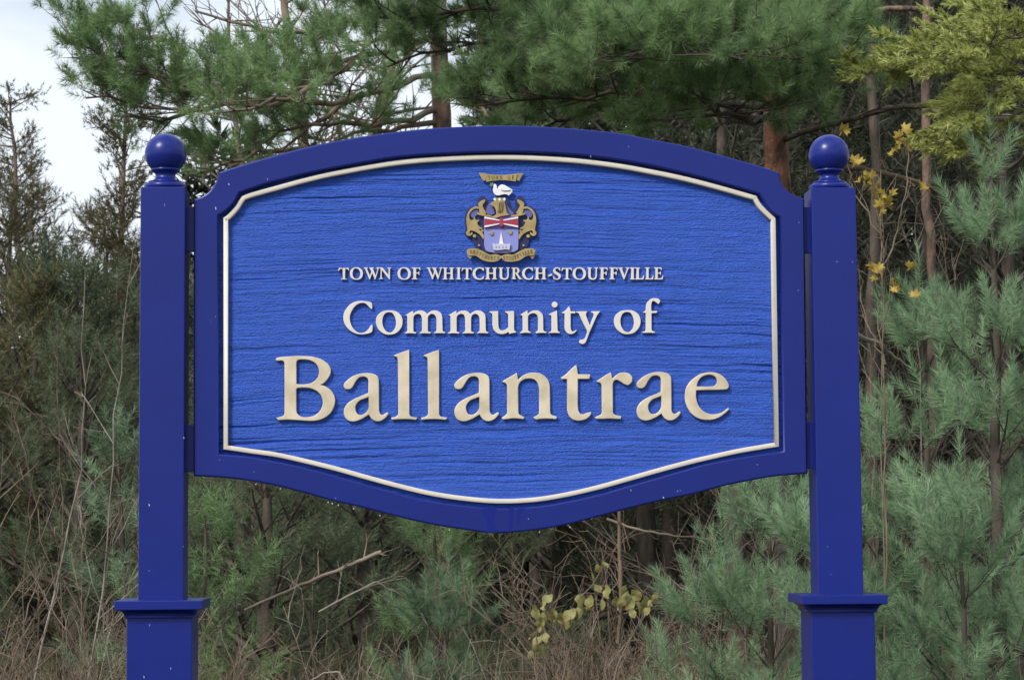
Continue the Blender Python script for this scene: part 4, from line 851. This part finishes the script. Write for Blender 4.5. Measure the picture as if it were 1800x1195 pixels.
for a in (('dark tangle of dead boughs behind the left saplings', 90, 16, 2.6, 22, .6, 'twig'),
          ('dark tangle of dead twigs between the right post and the tallest young pine', 1600, 13.5, 3.0, 20, .5, 'twig'),
          ('brown tangle of dead twigs below the cedar', 1720, 13.5, 3.4, 18, .5, 'twig_red'),
          ('grey tangle of dead boughs behind the reddish sapling stem', 1130, 14, 1.9, 18, .6, 'twig')):
    brush(a[0], *a[1:6], M[a[6]], group='tangles in the shade of the wood', r=.007)

# ---- dead grass and litter
def grass(name, label, x0, x1, y0, y1, n, h, m, w=.004):
    X = rng.uniform(x0, x1, n); Yv = rng.uniform(y0, y1, n); b = np.stack([X, Yv, np.full(n, -.03)], 1)
    d = nrm(np.stack([rng.randn(n) * .35, rng.randn(n) * .35, np.ones(n)], 1)); hh = h * (.4 + .8 * rng.rand(n)); mid = b + d * hh[:, None] * .55
    d2 = nrm(d + rng.randn(n, 3) * .35); tip = mid + d2 * hh[:, None] * .5; s_ = nrm(np.cross(d, rng.randn(n, 3))) * w / 2
    V = np.stack([b - s_, b + s_, mid + s_ * .8, mid - s_ * .8, tip], 1).reshape(-1, 3); k = np.arange(n)[:, None] * 5
    T = k + np.array([[3, 2, 4]]); Q = k + np.array([[0, 1, 2, 3]]); o = mesh_obj(name, V, (T, Q), m, None, tint=np.repeat(rng.rand(n) * .7, 5))
    o['kind'] = 'stuff'; o['label'] = label; o['category'] = 'grass'; return o
grass('dead_grass', 'tan dead grass and weed stems under the board and beside the posts', -3.2, 3.2, 9.2, 14.5, 15000, .95, M['grass'])
grass('short_grass', 'short grass on the verge around the sign posts', -6, 6, 5.5, 9.4, 14000, .10, M['verge'] if False else M['grass'], .006)

# brown dead leaves caught in the brush
def leaf_mesh(name, kind, m, size):
    if kind == 'maple': o = [(0, -.5), (.06, -.12), (.34, -.22), (.30, -.06), (.5, .06), (.36, .14), (.40, .34), (.2, .24), (.12, .34), (0, .55), (-.12, .34), (-.2, .24), (-.40, .34), (-.36, .14), (-.5, .06), (-.30, -.06), (-.34, -.22), (-.06, -.12)]
    else: o = [(0, -.5), (.12, -.42), (.30, -.25), (.38, -.02), (.30, .22), (.14, .42), (0, .55), (-.14, .42), (-.30, .22), (-.38, -.02), (-.30, -.25), (-.12, -.42)]
    V = [(0, 0, 0)] + [(x * size, y * size, (.55 * abs(x) + .5 * y * y + .12 * math.sin(9 * x + 5 * y)) * size) for x, y in o]; n = len(o)
    T = [(0, 1 + i, 1 + (i + 1) % n) for i in range(n)]
    me_o = mesh_obj(name, V, np.array(T), m, None); me = me_o.data; bpy.data.objects.remove(me_o); return me
lm1 = leaf_mesh('leaf', 'maple', M['leaf_yellow'], .062); lm2 = leaf_mesh('leaf', 'oval', M['leaf_lime'], .056)
def leaves(root, me, spots, Y, sc=(0.7, 1.25), jz=.08):
    base = root.matrix_world.translation if False else Vector(root.location)
    for (x, y) in spots:
        p = P(x, y, Y + random.uniform(-jz, jz)); o = bpy.data.objects.new('leaf', me); link(o, root); o.location = p - base
        o.rotation_euler = (R(random.uniform(40, 120)), R(random.uniform(-50, 50)), random.uniform(0, 6.28)); k = random.uniform(*sc); o.scale = (k, k, k)
random.seed(4)
def vine(name, label, cat, stems, spots, Y, me, m, r=.005):
    b = P(stems[0][0][0], stems[0][0][1], Y); base = (b.x, Y, -.03); root = thing(name, label, cat, None, loc=base); tb = Tubes()
    for st in stems:
        c = np.array([px(P(x, y, Y)) for x, y in st]); cc = np.array([sample(c, a)[0] for a in np.linspace(0, 1, 4 * len(c))]); cc[1:-1] += rng.randn(len(cc) - 2, 3) * .006
        tb.add(cc, np.linspace(r, r * .4, len(cc)), 5); bare_twigs(tb, cc, .22, .1, 2, r * .4, .1, .0013)
    tb.V = [v - np.array(base) for v in tb.V]; tb.build('stem', m, root, kind='stuff'); leaves(root, me, spots, Y - .02); return root
vine('leafy_shrub', 'low shrub with broad yellow green leaves in the brush right of centre', 'shrub',
     [[(985, 1350), (990, 1200), (1010, 1080), (1062, 990)], [(985, 1350), (960, 1180), (945, 1100), (965, 1060)], [(1050, 1350), (1090, 1150), (1150, 1050)], [(985, 1350), (945, 1230), (935, 1130)]],
     [(1062, 993), (1045, 1012), (1050, 1035), (1028, 1050), (1040, 1058), (1018, 1076), (963, 1054), (945, 1075), (955, 1086), (985, 1085), (992, 1092), (1098, 1037), (1103, 1052), (1095, 1066), (1150, 1051), (1128, 1066), (1140, 1075),
      (945, 1104), (960, 1122), (938, 1118), (945, 1140), (952, 1150), (1112, 1078), (972, 1078), (1034, 1066), (1082, 1056), (958, 1066), (950, 1092), (978, 1090), (1002, 1082), (1024, 1066), (1055, 1060), (1106, 1064), (1118, 1044), (1136, 1060), (1144, 1060), (948, 1128), (958, 1140), (934, 1150), (1070, 1040), (1052, 1000), (1020, 1052)], 9.5, lm2, M['twig'])
vine('maple_sapling', 'maple sapling with ragged yellow leaves beside the right post', 'sapling',
     [[(1560, 1100), (1556, 800), (1552, 480), (1548, 300)], [(1556, 640), (1520, 560), (1510, 480)], [(1552, 480), (1575, 420), (1590, 340), (1600, 240)], [(1552, 420), (1500, 340), (1490, 290)]],
     [(1503, 285), (1512, 287), (1482, 228), (1530, 312), (1540, 325), (1522, 325), (1552, 350), (1545, 362), (1556, 368), (1566, 344), (1535, 345), (1575, 262), (1580, 240), (1590, 228), (1518, 305), (1535, 470), (1548, 478), (1572, 505), (1540, 490), (1610, 520), (1562, 355), (1570, 270), (1600, 470), (1548, 358), (1552, 340), (1560, 362), (1526, 318), (1534, 332), (1500, 290), (1543, 475), (1538, 468), (1586, 248), (1592, 262), (1512, 318), (1548, 376), (1620, 330), (1572, 512), (1566, 498)], 10.5, lm1, M['twig'])

print('needle tris', TRIS, 'all tris', sum(len(o.data.polygons) * 2 if o.type == 'MESH' else 0 for o in bpy.data.objects))
